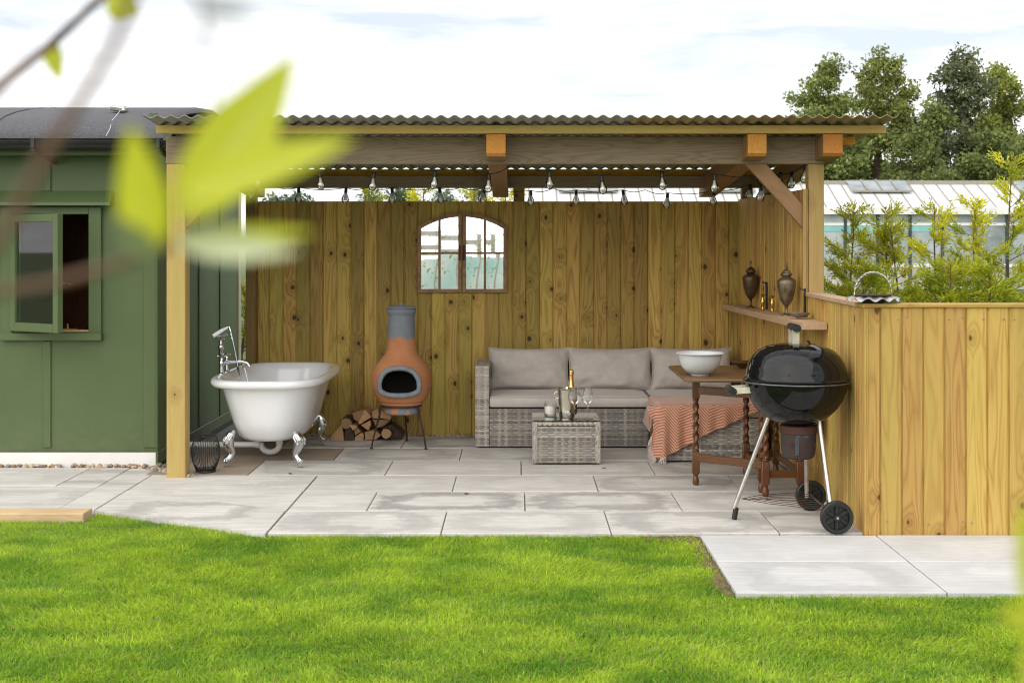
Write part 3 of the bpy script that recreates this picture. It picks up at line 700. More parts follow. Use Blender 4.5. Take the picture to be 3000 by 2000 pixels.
for x0, x1 in ((360, 994), (1006, 1640)):
    fw = 50; o_ = leafpoly(x0, x1, 1355, 0); i_ = leafpoly(x0+fw, x1-fw, 1355-fw, fw)
    m = MB(); n = len(o_); yf, yb = YM-.02, YM+.022
    rg = [[(p.x, yb, p.z) for p in o_], [(p.x, yf, p.z) for p in o_], [(p.x, yf, p.z) for p in i_], [(p.x, yb, p.z) for p in i_]]
    m.loft(rg, False, False); m.build('frame', m_bronze, mir)
    mid = (x0+x1)/2 + (-3 if x0 < 500 else 3)
    pt = mp_(mid, arcy(mid, fw-2)); pb_ = mp_(mid, 1307)
    MB().box(pt.x-.009, pt.x+.009, YM-.012, YM+.010, pb_.z, pt.z).build('glazing_bar', m_bronze, mir)
    h1, h2 = mp_(x0+fw-2, 790), mp_(x1-fw+2, 790)
    MB().box(h1.x, h2.x, YM-.0115, YM+.010, h1.z-.009, h1.z+.009).build('glazing_bar', m_bronze, mir)
    for (a, c) in ((x0+fw-6, mid-4), (mid+4, x1-fw+6)):
        for up in (0, 1):
            if up: poly = [mp_(a, 785), mp_(c, 785)] + [mp_(c+(a-c)*k/8, arcy(c+(a-c)*k/8, fw-6)) for k in range(9)]
            else: poly = [mp_(a, 1312), mp_(c, 1312), mp_(c, 795), mp_(a, 795)]
            ctr = sum(poly, V(0,0,0))/len(poly)
            mm = MB().prism([(p.x-ctr.x, 0, p.z-ctr.z) for p in poly][::-1], (0, .003, 0)).mesh('pane')
            place(mm, 'pane', m_mirror, mir, (ctr.x, YM+.004, ctr.z), (rng.uniform(-.006, .006), 0, rng.uniform(-.012, .012)))
for zx in (968, 1026):
    a, c = mp_(zx, 690), mp_(zx, 888)
    MB().tube([(a.x, YM-.02, a.z), (a.x, YM-.04, a.z-.006), (c.x, YM-.04, c.z+.006), (c.x, YM-.02, c.z)], .006, 8).build('handle', m_black, mir)

# ------------------------------------------------------------------ bath
BX, BY, BR = -1.742, 9.79, .60
bath = thing('bathtub', 'white roll top bath with chrome claw feet under the shelter', 'bathtub', (BX, BY, 0))
def ring(a, b_, z, n=3.0, N=72, sh=0, dz=0):
    out = []
    for k in range(N):
        t = 2*math.pi*k/N; cc, ss = math.cos(t), math.sin(t)
        x = b_*math.copysign(abs(ss)**(2/n), ss); y = a*math.copysign(abs(cc)**(2/n), cc)
        out.append((BX + x, BY + y + sh, z + dz*(y/a)))
    return out
lv = [(.46,.16,.160,2.4), (.55,.215,.172,2.6), (.60,.245,.205,2.8), (.645,.275,.30,3.0), (.675,.308,.42,3.2), (.70,.332,.52,3.4), (.712,.342,.556,3.5)]
m = MB(); rings = [ring(.2,.06,.157,2.2)] + [ring(*l) for l in lv]
for (a, b_, z) in ((.722,.352,.552), (.765,.384,.548), (.785,.400,.560), (.792,.406,.578), (.785,.400,.597), (.765,.384,.606), (.735,.360,.604), (.712,.338,.590)): rings.append(ring(a, b_, z, 3.6))
for (a, b_, z, n) in ((.695,.318,.55,3.4), (.655,.282,.40,3.2), (.60,.235,.27,3.0), (.52,.18,.215,2.6), (.3,.09,.20,2.3), (.02,.01,.198,2)): rings.append(ring(a, b_, z, n))
m.loft(rings); m.build('tub', m_enamel, bath, smooth=True, sharp=60)
def claw(x, y, sx, sy):
    m = MB(); pts = []; rad = []
    d = V(sx, sy*.55, 0).normalized()
    for (o, z, r) in ((-.02,.245,.012), (.004,.225,.030), (.018,.19,.038), (.022,.155,.036), (.010,.125,.030), (-.004,.10,.024), (.002,.078,.021), (.022,.058,.025), (.036,.045,.028), (.040,.03,.020)):
        pts.append(V(x, y, z) + d*o); rad.append(r)
    m.tube(pts, rad, 14)
    # acanthus relief: ridges fanning over the shoulder
    side = V(-d.y, d.x, 0)
    for k in range(-3, 4):
        a = k*.32; q = [V(x, y, .135+.02*abs(k)*.3) + d*.045 + side*(.012*k), V(x, y, .185) + d*(.056-.006*abs(k)) + side*(.018*k), V(x, y, .232-.006*abs(k)) + d*(.028-.004*abs(k)) + side*(.016*k)]
        m.tube(q, [.004, .0085, .005], 8)
    for k in (-1, 1): m.ball(V(x, y, .165) + d*.04 + side*(.034*k), .016, 10, 6)
    for k in range(-2, 3):   # toes
        q = V(x, y, .044) + d*(.052-.006*abs(k)) + side*(.012*k); m.tube([q + V(0,0,.022) - d*.012, q, q - V(0,0,.018) - d*.010], [.007, .010, .005], 8)
    m.lathe([(.001,.0), (.019,.0), (.019,.005), (.008,.010), (.008,.032)], tuple(V(x, y, 0) + d*.036), 14)
    m.build('claw_foot', m_chrome, bath, smooth=True, sharp=50)
for (x, y, sx, sy) in ((-.222+BX, 9.225, -1, -1), (.222+BX, 9.20, 1, -1), (.235+BX, 10.18, 1, 1), (-.235+BX, 10.18, -1, 1)): claw(x, y, sx, sy)
# mixer tap on the left rim: two pillars, bridge, spout, cradle with handset, hose
tx, ty, tz = BX-.368, 9.66, .604
mm = MB()
for dy in (-.085, .085):
    mm.lathe([(.001,0), (.026,0), (.026,.006), (.015,.012), (.013,.055), (.019,.06), (.021,.075), (.017,.09), (.012,.095), (.012,.115), (.02,.118), (.02,.128), (.008,.133), (.005,.14)], (tx, ty+dy, tz), 16)
    for a in (0, 1): mm.tube([(tx-.03*(1-a), ty+dy-.03*a, tz+.125), (tx+.03*(1-a), ty+dy+.03*a, tz+.125)], .007, 8)
mm.tube([(tx, ty-.085, tz+.068), (tx, ty+.085, tz+.068)], .013, 10)
tap = mm.build('mixer_tap', m_chrome, bath, smooth=True, sharp=50)
mm = MB().tube([(tx, ty, tz+.07), (tx+.06, ty, tz+.078), (tx+.13, ty, tz+.080), (tx+.165, ty, tz+.070), (tx+.182, ty, tz+.044)], [.018,.014,.012,.012,.013], 12)
mm.build('spout', m_chrome, tap, smooth=True, sharp=60)
mm = MB().lathe([(.014,0), (.02,.01), (.012,.02), (.011,.08), (.02,.09), (.026,.105), (.02,.12), (.013,.125), (.012,.15), (.034,.157), (.03,.163), (.012,.166)], (tx-.02, ty-.01, tz+.08), 14)
mm.tube([(tx-.045, ty-.06, tz+.255), (tx-.02, ty-.01, tz+.263), (tx+.01, ty+.05, tz+.272)], .008, 8)
mm.build('cradle', m_chrome, tap, smooth=True, sharp=50)
mm = MB().tube([(tx-.075, ty-.03, tz+.262), (tx-.055, ty-.02, tz+.275), (tx-.02, ty-.005, tz+.300), (tx+.02, ty+.01, tz+.322)], [.015, .017, .014, .008], 12)
mm.build('handset', m_enamel, tap, smooth=True, sharp=50)
mm = MB().tube([(tx+.02, ty+.01, tz+.322), (tx+.032, ty+.01, tz+.327), (tx+.045, ty+.006, tz+.29), (tx+.075, ty, tz+.16), (tx+.095, ty-.01, tz+.06), (tx+.12, ty-.02, tz-.06), (tx+.13, ty-.02, tz-.2), (tx+.16, ty-.02, tz-.3), (tx+.19, ty-.01, tz-.2), (tx+.15, ty, tz+.02), (tx+.09, ty+.02, tz+.075)], .0075, 8)
mm.build('hose', m_chrome, tap, smooth=True)
# waste trap and pipe
pz_ = .085
mm = MB().tube([(XH+.01, 9.78, .072), (BX-.32, 9.74, .078), (BX-.12, 9.70, .085)], .021, 12)
u = [(BX-.12+.075*k/8 if False else BX-.045 - .065*math.cos(math.pi*k/10), 9.70, .085 - .055*math.sin(math.pi*k/10)) for k in range(11)]
mm.tube([(BX-.12, 9.70, .085)] + u[0:1] + u[1:] + [(BX+.02, 9.70, .17)], .021, 12)
mm.lathe([(.026, 0), (.026, .03)], (BX+.02, 9.70, .088), 12).lathe([(.026, -.015), (.026, .015)], (BX-.14, 9.705, .084), 12, 'X')
mm.build('waste_pipe', m_pvc, bath, smooth=True, sharp=50)

# ------------------------------------------------------------------ wire lantern
lx, ly = PX(602.6, 9.02), 9.02
ln = thing('wire_lantern', 'black wire basket lantern standing beside the left shelter post', 'lantern', (lx, ly, 0))
for (r, z, rt) in ((.062, .008, .006), (.057, .022, .004), (.066, .243, .004)):
    MB().tube([(lx + r*math.cos(2*math.pi*k/32), ly + r*math.sin(2*math.pi*k/32), z) for k in range(32)], rt, 6, closed=True).build('ring', m_black, ln, smooth=True)
wp = [(.060, .010), (.078, .05), (.091, .095), (.096, .135), (.092, .175), (.080, .215), (.066, .243)]
wme = MB().tube([(r, 0, z) for r, z in wp], .0016, 5).mesh('wire', smooth=True)
for k in range(46): place(wme, 'wire', m_black, ln, (lx, ly, 0), (0, 0, 2*math.pi*k/46))
MB().lathe([(.001,.004), (.06,.004), (.06,.012), (.001,.012)], (lx, ly, 0), 24).build('base_plate', m_black, ln)

# ------------------------------------------------------------------ chiminea
CXc, CYc = PX(1176, 10.15), 10.15
def M_terra():
    t = NT('terracotta_paint'); c = t.n('ShaderNodeTexCoord').outputs['Object']; sp = t.n('ShaderNodeSeparateXYZ'); t.put(sp.inputs[0], c)
    n = t.noise(c, 14, 5, .65); nb = t.noise(c, 5, 3, .6); z = sp.outputs[2]
    terra = t.mix(t.ramp(nb, [(.3, 0.), (.7, 1.)]), (.44,.175,.075), (.53,.24,.115))
    grey = t.mix(n, (.15,.17,.20), (.24,.26,.29))
    sx = t.n('ShaderNodeVectorMath', operation='MULTIPLY'); t.put(sx.inputs[0], c); sx.inputs[1].default_value = (9, 9, 1.2)
    drip = t.noise(sx.outputs[0], 3, 4, .7)
    lvl = t.math('ADD', z, t.math('MULTIPLY', t.math('SUBTRACT', drip, .5), .22))
    f = t.ramp(t.math('MULTIPLY', t.math('SUBTRACT', lvl, .545), 30, clamp=True), [(0., 0.), (1., 1.)])
    low = t.math('MULTIPLY', t.math('LESS_THAN', z, .075), t.math('GREATER_THAN', n, .47))
    f2 = t.math('MAXIMUM', f, low)
    t.set(color=t.mix(f2, terra, grey), rough=.75, spec=.25); t.bump(n, .15, .004); return t.m
m_terra = M_terra(); m_greyp = M_plain('grey_clay_paint', (.20,.22,.25), .75, var=.25, scale=20, bump=.25, bd=.004)
m_iron = M_plain('rusty_iron', (.045,.028,.02), .75, .3, var=.5, scale=40, bump=.3, c2=(.10,.05,.03))
zc = .2527
chim = thing('chiminea', 'terracotta chiminea with grey painted chimney and arched mouth', 'chiminea', (CXc, CYc, zc))
prof = [(.05,.0), (.128,.0), (.135,.012), (.132,.052), (.148,.064), (.166,.078), (.160,.086), (.178,.10), (.205,.15), (.221,.20), (.227,.255), (.222,.30), (.205,.345), (.178,.385), (.150,.413), (.128,.44), (.115,.475), (.108,.52), (.105,.57), (.101,.65), (.098,.72), (.098,.745), (.108,.752), (.111,.765), (.109,.783), (.100,.79), (.082,.79), (.080,.74)]
seg = 96; m = MB(); base = 0
# outer skin with a mouth cut towards the viewer (-Y)
oz, oh = .245, .0
def in_mouth(x, z):   # mouth outline in local x,z
    zz = z - .228
    if abs(x) > .136: return False
    return (-.055 < zz < 0 and abs(x) < .136 - .05*max(0, (-zz-.02)/.035)) or (zz >= 0 and (x/.136)**2 + (zz/.118)**2 < 1)
bmx = bmesh.new()
def dense(p):
    out = []
    for i in range(len(p)-1):
        n = max(1, int(math.hypot(p[i+1][0]-p[i][0], p[i+1][1]-p[i][1])/.008))
        for k in range(n): out.append((p[i][0]+(p[i+1][0]-p[i][0])*k/n, p[i][1]+(p[i+1][1]-p[i][1])*k/n))
    return out + [p[-1]]
dp = dense(prof); seg = 160
vr = [[bmx.verts.new((r*math.cos(2*math.pi*k/seg), r*math.sin(2*math.pi*k/seg), h)) for k in range(seg)] for r, h in dp]
for i in range(len(dp)-1):
    for k in range(seg):
        q = [vr[i][k], vr[i][(k+1) % seg], vr[i+1][(k+1) % seg], vr[i+1][k]]
        c = sum((v.co for v in q), V(0,0,0))/4
        if c.y < -.05 and in_mouth(c.x, c.z): continue
        bmx.faces.new(q)
m = MB().addbm(bmx); m.xf(Matrix.Translation((CXc, CYc, zc)))
body = m.build('body', m_terra, chim, smooth=True, sharp=60)
def bodyr(z):
    for i in range(len(dp)-1):
        if dp[i][1] <= z <= dp[i+1][1] + 1e-9 and dp[i][0] > .1: return dp[i][0] + (dp[i+1][0]-dp[i][0])*((z-dp[i][1])/max(1e-6, dp[i+1][1]-dp[i][1]))
    return .2
outl = []
for k in range(40):
    a = 2*math.pi*k/40; x = .148*math.copysign(abs(math.cos(a))**.8, math.cos(a)); zz = math.sin(a); zz = zz*.130 if zz > 0 else -.072*(abs(zz)**.55)
    z = .228 + zz; r = bodyr(z); outl.append((CXc + x, CYc - math.sqrt(max(r*r - x*x, .004)) - .006, zc + z))
MB().tube(outl, .0195, 10, closed=True).build('mouth_rim', m_greyp, body, smooth=True)
lin = bmesh.new(); dl = dense([(.001,.10), (.14,.105), (.19,.13), (.207,.18), (.213,.25), (.202,.31), (.165,.37), (.12,.42), (.098,.5), (.09,.7)])
vr = [[lin.verts.new((CXc + r*math.cos(2*math.pi*k/96), CYc + r*math.sin(2*math.pi*k/96), zc + h)) for k in range(96)] for r, h in dl]
for i in range(len(dl)-1):
    for k in range(96):
        q = [vr[i][k], vr[i][(k+1) % 96], vr[i+1][(k+1) % 96], vr[i+1][k]]; c = sum((v.co for v in q), V(0,0,0))/4 - V(CXc, CYc, zc)
        if not (c.y < 0 and in_mouth(c.x*.97, c.z)): lin.faces.new(q)
MB().addbm(lin).build('inner_lining', M_plain('soot', (.028,.024,.021), .95, var=.3, scale=10, bump=.2), body, smooth=True)
lz = zc + .79
MB().lathe([(.001,.0), (.112,.0), (.113,.006), (.108,.012), (.06,.022), (.02,.026), (.018,.036), (.001,.037)], (CXc, CYc, lz), 32).build('lid', m_greyp, chim, smooth=True, sharp=40)
# iron stand
st = thing('chiminea_stand', 'thin rusty iron tripod stand holding up the chiminea', 'stand', (CXc, CYc, 0))
MB().tube([(CXc + .150*math.cos(2*math.pi*k/36), CYc + .150*math.sin(2*math.pi*k/36), zc+.060) for k in range(36)], .006, 8, closed=True).build('hoop', m_iron, st, smooth=True)
for (px, py) in ((1088, 1314), (1248, 1315.6), (1192.6, 1292)):
    Y = GY(py); f = V(PX(px, Y), Y, 0); d = (f - V(CXc, CYc, 0)); d.z = 0; u = d.normalized()
    top = V(CXc, CYc, zc+.06) + u*.150
    MB().tube([top + V(0,0,.01), top + (f-top)*.35 + u*.004, top + (f-top)*.7 + u*.006, f + V(0,0,.004)], .0065, 8).lathe([(.001,0), (.013,0), (.013,.006), (.006,.010)], tuple(f), 10).build('leg', m_iron, st, smooth=True, sharp=50)

# ------------------------------------------------------------------ firewood
YL = 10.47
def lp(zx, zy): return (PX(550 + zx/2.851, YL), PZ(900 + zy/2.851, YL) )
Z0 = lp(0, 1092)[1]
polys = [([(1195,1088),(1200,1050),(1285,955),(1310,1090)], 0), ([(1370,862),(1468,838),(1425,936),(1385,915)], 0), ([(1490,830),(1538,890),(1440,952),(1424,936),(1472,840)], 0),
  ([(1535,850),(1592,822),(1602,905),(1545,905)], 0), ([(1535,915),(1690,922),(1640,968),(1575,990)], 0), ([(1445,962),(1525,922),(1532,960),(1512,1006)], 0), ([(1352,955),(1408,960),(1418,975),(1378,1000)], 0),
  ([(1378,1003),(1415,985),(1445,1020),(1398,1050)], 0), ([(1395,1062),(1450,1025),(1468,1042),(1462,1097),(1390,1097)], 0), ([(1478,1022),(1560,1000),(1615,1050),(1565,1085),(1476,1088)], 0), ([(1600,832),(1700,890),(1690,918),(1604,905)], 0),
  ([(1312,1000),(1352,970),(1390,1040),(1388,1090),(1314,1092)], 1), ([(1620,985),(1700,965),(1790,1040),(1780,1092),(1700,1092)], 1)]
LOGL = ['large triangular split log at the bath end of the firewood pile', 'split log leaning against the round bark log near the pile top', 'broad split log crowning the firewood pile', 'split log on top of the pile against the chiminea leg', 'wide flat topped split log below the chiminea base', 'small split log in the heart of the pile above the wide bottom log', 'tiny split log directly under the round bark log', 'small split log resting on the square ended bottom log', 'square ended split log on the paving beside a dark bark log', 'wide split log on the paving beside the low round log', 'split log behind the chiminea leg at the upper edge of pile', 'dark bark covered log beside the large triangular log', 'dark bark covered log under the chiminea end of pile']
lblw = ['large triangular split log at the bath end of the firewood pile', 'split log wedge in the firewood pile by the chiminea', 'dark bark covered split log in the firewood pile']
for i, (pl, k) in enumerate(polys):
    pts = [lp(*q) for q in pl]; c = V(sum(p[0] for p in pts)/len(pts), 0, sum(p[1] for p in pts)/len(pts))
    y0 = YL + rng.uniform(-.03, .04); Ln = 10.755 - y0 - rng.uniform(0, .03)
    m = MB(); rg = []
    n = len(pts)
    for (t, sc, jy) in ((0, .93, 0), (.012, 1.0, 0), (.5, 1.0, 0), (1, .97, 0)):
        rg.append([(c.x + (p[0]-c.x)*sc + rng.uniform(-.003,.003), y0 + Ln*t + (0 if t else rng.uniform(-.004, .004)), max(.0, c.z - Z0 + (p[1]-c.z)*sc + rng.uniform(-.002,.002))) for p in pts])
    if area([(p[0], p[1]) for p in pts]) > 0: rg = [r[::-1] for r in rg]
    m.loft(rg); o = m.build('firewood_log', m_bark if k else m_logend, smooth=False)
    tag(o, LOGL[i], 'log', 'firewood logs stacked by the chiminea')
for (zx, zy, r, lab, Ln) in ((1325, 945, .045, 'round bark log with pale cut end on top of the pile', .22), (1660, 1030, .042, 'round log with pale cut end low in the firewood pile', .25)):
    x, z = lp(zx, zy); z -= Z0; w = thing('firewood_log', lab, 'log', (x, YL, z-r), 'firewood logs stacked by the chiminea')
    MB().lathe([(r*.96, 0), (r, .01), (r*1.03, Ln*.5), (r, Ln)], (x, YL-.01, z), 18, 'Y', wob=lambda a, h: 1 + .05*math.sin(3*a+1)).build('bark', m_bark, w, smooth=True, sharp=50)
    MB().lathe([(.001, 0), (r*.9, 0), (r*.9, .002)], (x, YL-.0125, z), 18, 'Y', wob=lambda a, h: 1 + .05*math.sin(3*a+1)).build('cut_end', m_logend, w)
# ------------------------------------------------------------------ rattan
m_rattan = M_tint('rattan_strands', .5); m_ratback = M_plain('rattan_backing', (.05,.045,.04), .8, var=.2, scale=30, bump=.1)
RPAL = [(.33,.30,.265), (.27,.245,.22), (.40,.365,.32), (.22,.20,.185), (.36,.315,.26), (.45,.41,.36)]
def weave(m, o, ux, uz, nn, W_, H_, cp=.05, rp=.0155, bright=1.0):
    o, ux, uz, nn = Vector(o), Vector(ux), Vector(uz), Vector(nn)
    if m.col is None: m.col = []
    nc = max(2, round(W_/cp)); cp = W_/nc; nr_ = max(2, round(H_/rp)); rp = H_/nr_; amp = .0035
    for i in range(nc):
        x = (i+.5)*cp; c = mul(rng.choice(RPAL), rng.uniform(.85, 1.1)*bright) + (1,); b = len(m.v)
        for dx in (-.012, -.004, .004, .012):
            for z in (0, H_): m.v.append(tuple(o + ux*(x+dx) + uz*z + nn*(.0005 if abs(dx) > .01 else .0022))); m.col.append(c)
        for k in range(3): m.f.append((b+2*k, b+2*k+2, b+2*k+3, b+2*k+1))
    for j in range(nr_):
        z = (j+.5)*rp; b = len(m.v); c0 = rng.choice(RPAL); k_ = rng.uniform(.85, 1.12)*bright; ns = nc*6
        for s in range(ns+1):
            x = W_*s/ns; off = amp*math.sin(math.pi*x/cp + math.pi*(j % 2) + math.pi/2 - math.pi/2*0)
            c = mul(c0, k_) + (1,)
            for q, (dz, dn) in enumerate(((-.46, -.0012), (0, .0012), (.46, -.0012))):
                m.v.append(tuple(o + ux*x + uz*(z + dz*rp*.96) + nn*(.0022 + off + dn))); m.col.append(c)
        for s in range(ns):
            for q in range(2):
                a = b + s*3 + q; m.f.append((a, a+3, a+4, a+1))
    return m
def wpanel(parent, pieces, name='woven_panel', bright=1.0):
    m = MB()
    for (o, ux, uz, nn, W_, H_) in pieces: weave(m, o, ux, uz, nn, W_, H_, bright=bright)
    return tag(m.build(name, m_rattan, parent, smooth=True, sharp=60, fixn=False), kind='stuff')
X_, Z_, NY = (1,0,0), (0,0,1), (0,-1,0)
# sofa
YS = 10.08; sx0 = PX(1392.5, YS); sx1 = PX(1432.6, YS); sx2 = PX(1901, YS); zarm = PZ(1072, YS); zpan = .300
sofa = thing('rattan_sofa', 'grey woven rattan sofa with one arm against the back fence', 'sofa', ((sx0+1.76)/2, 10.35, 0))
MB().box(sx0+.002, sx1-.002, YS+.004, 10.72, .012, zarm-.004, .004).build('arm', m_ratback, sofa)
wpanel(sofa, [((sx0, YS+.002, .014), X_, Z_, NY, sx1-sx0, zarm-.014), ((sx0, YS+.002, zarm-.003), X_, (0,1,0), Z_, sx1-sx0, .62), ((sx1-.001, YS+.004, .3), (0,1,0), Z_, (1,0,0), .6, zarm-.3)], 'arm_weave')
MB().box(sx1, sx2+.02, YS+.008, 10.72, .012, zpan-.004, .004).build('base', m_ratback, sofa)
wpanel(sofa, [((sx1+.004, YS+.006, .014), X_, Z_, NY, sx2-sx1-.006, zpan-.018)], 'base_weave', .82)
MB().box(sx1, 1.74, 10.66, 10.74, .012, .60, .004).build('backrest', m_ratback, sofa)
wpanel(sofa, [((sx1, 10.66, .598), X_, (0,1,0), Z_, 1.74-sx1, .08)], 'backrest_weave')
YCf = 9.42; cx0 = .985
ch = thing('rattan_footstool', 'grey woven rattan chaise section under the terracotta throw', 'chaise', (1.36, 9.75, 0))
MB().box(cx0+.003, 1.735, YCf+.006, YS+.0, .012, .305, .004).build('base', m_ratback, ch)
wpanel(ch, [((cx0, YCf+.004, .014), X_, Z_, NY, 1.735-cx0, .292), ((cx0+.001, YS, .014), (0,-1,0), Z_, (-1,0,0), YS-YCf-.004, .292)])
# cushions
def M_cloth(name, c, sc=9):
    t = NT(name); v = t.objvec(); f = t.noise(v, sc, 5, .6, .5); w = t.noise(v, 320, 2, .5)
    col = t.mix(t.ramp(f, [(.3, 0.), (.7, 1.)]), mul(c, .90), mul(c, 1.06)); t.set(color=col, rough=.85, spec=.2, sheen=.25)
    t.bump(t.math('ADD', t.math('MULTIPLY', f, 1.0), t.math('MULTIPLY', w, .05)), .45, .018); return t.m
m_cush = M_cloth('taupe_cushion', (.50,.455,.42)); m_pipe = M_plain('cushion_piping', (.42,.38,.35), .8, var=.1, scale=40, bump=.1)
def pillow(name, label, cx, cy, cz, w, h, t, tilt, group, seed):
    th = thing(name, label, 'cushion', (cx, cy-.05, cz), group); NU, NV = 34, 22
    def pt(u, v, s):
        e = (max(0, 1-abs(u)**3.2)**.55) * (max(0, 1-abs(v)**3.0)**.55)
        pin = 1 - .05*(1-abs(v)**2.0)*abs(u)**6; pin2 = 1 - .10*(1-abs(u)**3.0)*abs(v)**6
        x = w/2*u*pin; z = h/2*v*pin2
        n = mnoise.noise((u*1.6+seed*9, v*1.5, s*3)) * .022 + mnoise.noise((u*4.2+seed*5, v*3.2, s*7)) * .012
        # creases radiating from the corners
        cr = 0
        for su in (-1, 1):
            for sv in (-1, 1):
                a = math.atan2((v-sv)*.6, u-su); d = math.hypot(u-su, (v-sv)*.7)
                cr += .011*math.sin(a*13+seed*3)*math.exp(-d*2.6)*min(1, d*4)
        y = s*(t/2*e + (n + cr)*min(1, e*1.6))
        q = V(x, y - .03*(v*v)*0, z); return Matrix.Rotation(tilt, 3, 'X') @ q + V(cx, cy, cz + h/2)
    m = MB()
    for s in (-1, 1): m.grid([[pt(-1+2*i/NU, -1+2*j/NV, s) for i in range(NU+1)] for j in range(NV+1)])
    bm = bmesh.new(); mm = m.mesh('x', fixn=False); bm.from_mesh(mm); bmesh.ops.remove_doubles(bm, verts=bm.verts, dist=.0006)
    m2 = MB().addbm(bm); m2.build('cover', m_cush, th, smooth=True, sharp=70)
    bd = [pt(-1+2*i/20, -1, 0) for i in range(20)] + [pt(1, -1+2*j/14, 0) for j in range(14)] + [pt(1-2*i/20, 1, 0) for i in range(20)] + [pt(-1, 1-2*j/14, 0) for j in range(14)]
    MB().tube(bd, .0045, 6, closed=True).build('piping', m_pipe, th, smooth=True)
    return th
pb = [(1433, 1666, 'grey back cushion beside the sofa arm'), (1666, 1909.5, 'grey back cushion in the middle of the sofa'), (1909.5, 2144, 'grey back cushion behind the white bowl and wooden table')]
for i, (a, c, lab) in enumerate(pb):
    xa, xc = PX(a, 10.5), PX(c, 10.5); pillow('back_cushion', lab, (xa+xc)/2, 10.56, .383, xc-xa+.012, .335, .17, R(-9), 'sofa back cushions', i+1)
def seatcush(label, x0, x1, y0, y1, z0, z1, seed):
    th = thing('seat_cushion', label, 'cushion', ((x0+x1)/2, (y0+y1)/2, z0), 'sofa seat cushions')
    bm = bmesh.new(); bmesh.ops.create_cube(bm, size=1)
    bmesh.ops.subdivide_edges(bm, edges=bm.edges[:], cuts=13, use_grid_fill=True)
    for v in bm.verts:
        c = v.co * 2; e = max(0, (1-c.x**6))**.4 * max(0, (1-c.y**6))**.4
        z = c.z*(.80 + .20*e) + (.10*e if c.z > .9 else 0)
        x = (x0+x1)/2 + c.x*(x1-x0)/2*(1 - .012*(1-c.z**2)*0); y = (y0+y1)/2 + c.y*(y1-y0)/2
        y -= .010*(1-c.z**2)*(1 if c.y < -.9 else 0)
        n = mnoise.noise((x*4+seed, y*4, c.z))*.008
        v.co = (x, y, (z0+z1)/2 + z*(z1-z0)/2 + n*e - .012*math.exp(-((c.x+.75)/.2)**2)*0)
    bmesh.ops.bevel(bm, geom=[e for e in bm.edges if len(e.link_faces) == 2 and e.calc_face_angle(0) > 1.0], offset=.008, segments=2, affect='EDGES')
    MB().addbm(bm).build('cover', m_cush, th, smooth=True, sharp=75)
    for z in (z1-.010, z0+.010):
        MB().tube([(x0+.004, y1, z), (x0+.004, y0+.01, z), (x0+.02, y0-.002, z), (x1-.02, y0-.002, z), (x1-.004, y0+.01, z), (x1-.004, y1, z)], .0042, 6).build('piping', m_pipe, th, smooth=True)
seatcush('long grey seat cushion in front of two back cushions', sx1+.006, sx2+.0, YS-.012, 10.60, zpan+.004, .392, 1)
seatcush('grey chaise cushion half covered by the terracotta throw', sx2+.012, 1.735, YCf+.015, 10.60, .304, .394, 5)

# ------------------------------------------------------------------ throw
def M_herring():
    t = NT('herringbone_wool'); uv = t.n('ShaderNodeUVMap').outputs[0]; sp = t.n('ShaderNodeSeparateXYZ'); t.put(sp.inputs[0], uv)
    tri = t.math('PINGPONG', t.math('ADD', sp.outputs[0], 10.02), .10)
    f = t.math('ADD', sp.outputs[1], t.math('MULTIPLY', tri, .75)); f = t.math('ADD', f, t.math('MULTIPLY', t.noise(uv, 40, 2), .003))
    st = t.math('SINE', t.math('MULTIPLY', f, 2*math.pi/.021)); s = t.ramp(t.math('ADD', t.math('MULTIPLY', st, .5), .5), [(.42, 0.), (.62, 1.)])
    a = t.mix(t.noise(uv, 25, 3), (.35,.10,.05), (.41,.135,.07)); col = t.mix(s, a, (.60,.38,.27))
    t.set(color=col, rough=.9, spec=.15, sheen=.4); t.bump(t.math('ADD', t.noise(uv, 500, 2), t.math('MULTIPLY', s, .5)), .3, .003); return t.m
m_throw = M_herring()
thr = thing('throw_blanket', 'terracotta and cream herringbone throw draped over the chaise', 'blanket', (1.3, 9.4, 0))
knot = [(.895, .165), (.93, .10), (.965, .035), (.99, .022), (1.10, .075), (1.28, .175), (1.50, .275), (1.66, .345), (1.73, .375)]
def bot(x):
    for (a, za), (c, zc_) in zip(knot, knot[1:]):
        if a <= x <= c: return za + (zc_-za)*(x-a)/(c-a)
    return knot[-1][1] if x > 1.7 else knot[0][1]
m = MB(); m.uv = []; rows = []; NU, NV = 90, 46; ZT = .405
for i in range(NU+1):
    s = i/NU; x = .895 + (1.73-.895)*s; zb_ = bot(x); row = []
    back = 10.02 - .25*s; hang = ZT - zb_; flat = back - (YCf + .0)
    for j in range(NV+1):
        d = (flat + hang)*j/NV
        over = max(0, cx0 - x)            # strip hanging off the left side
        if d < flat: p = V(x, back - d, ZT + .010*mnoise.noise((x*7, d*7, 0)) + .002)
        else:
            h = d - flat; k = min(1, h/.03)
            p = V(x, YCf - .016 - .010*k - .022*(h/.35)*(1+.8*math.sin(x*31+1.0)) - .016*(h/.3)*math.sin(x*58), ZT - max(0, h-.012))
            p.y += .0
        # rounded shoulder
        if abs(d-flat) < .03: p.z -= .012*(1-abs(d-flat)/.03)
        if over > 0:      # left strip drops over the side
            p.z = min(p.z, ZT - over*2.2) if d < flat else p.z
            p.y += .06*min(1, over/.09)*(1 if d >= flat else 0)
            p.x = cx0 - .016 - over*.55 - (.02*math.sin(d*22) if d > flat else 0)
        p.z += .004*mnoise.noise((x*19, d*13, 4)); row.append(p); m.uv.append((x + .10*d, d))
    rows.append(row)
m.grid(rows); m.build('cloth', m_throw, thr, smooth=True, fixn=False, sharp=180)
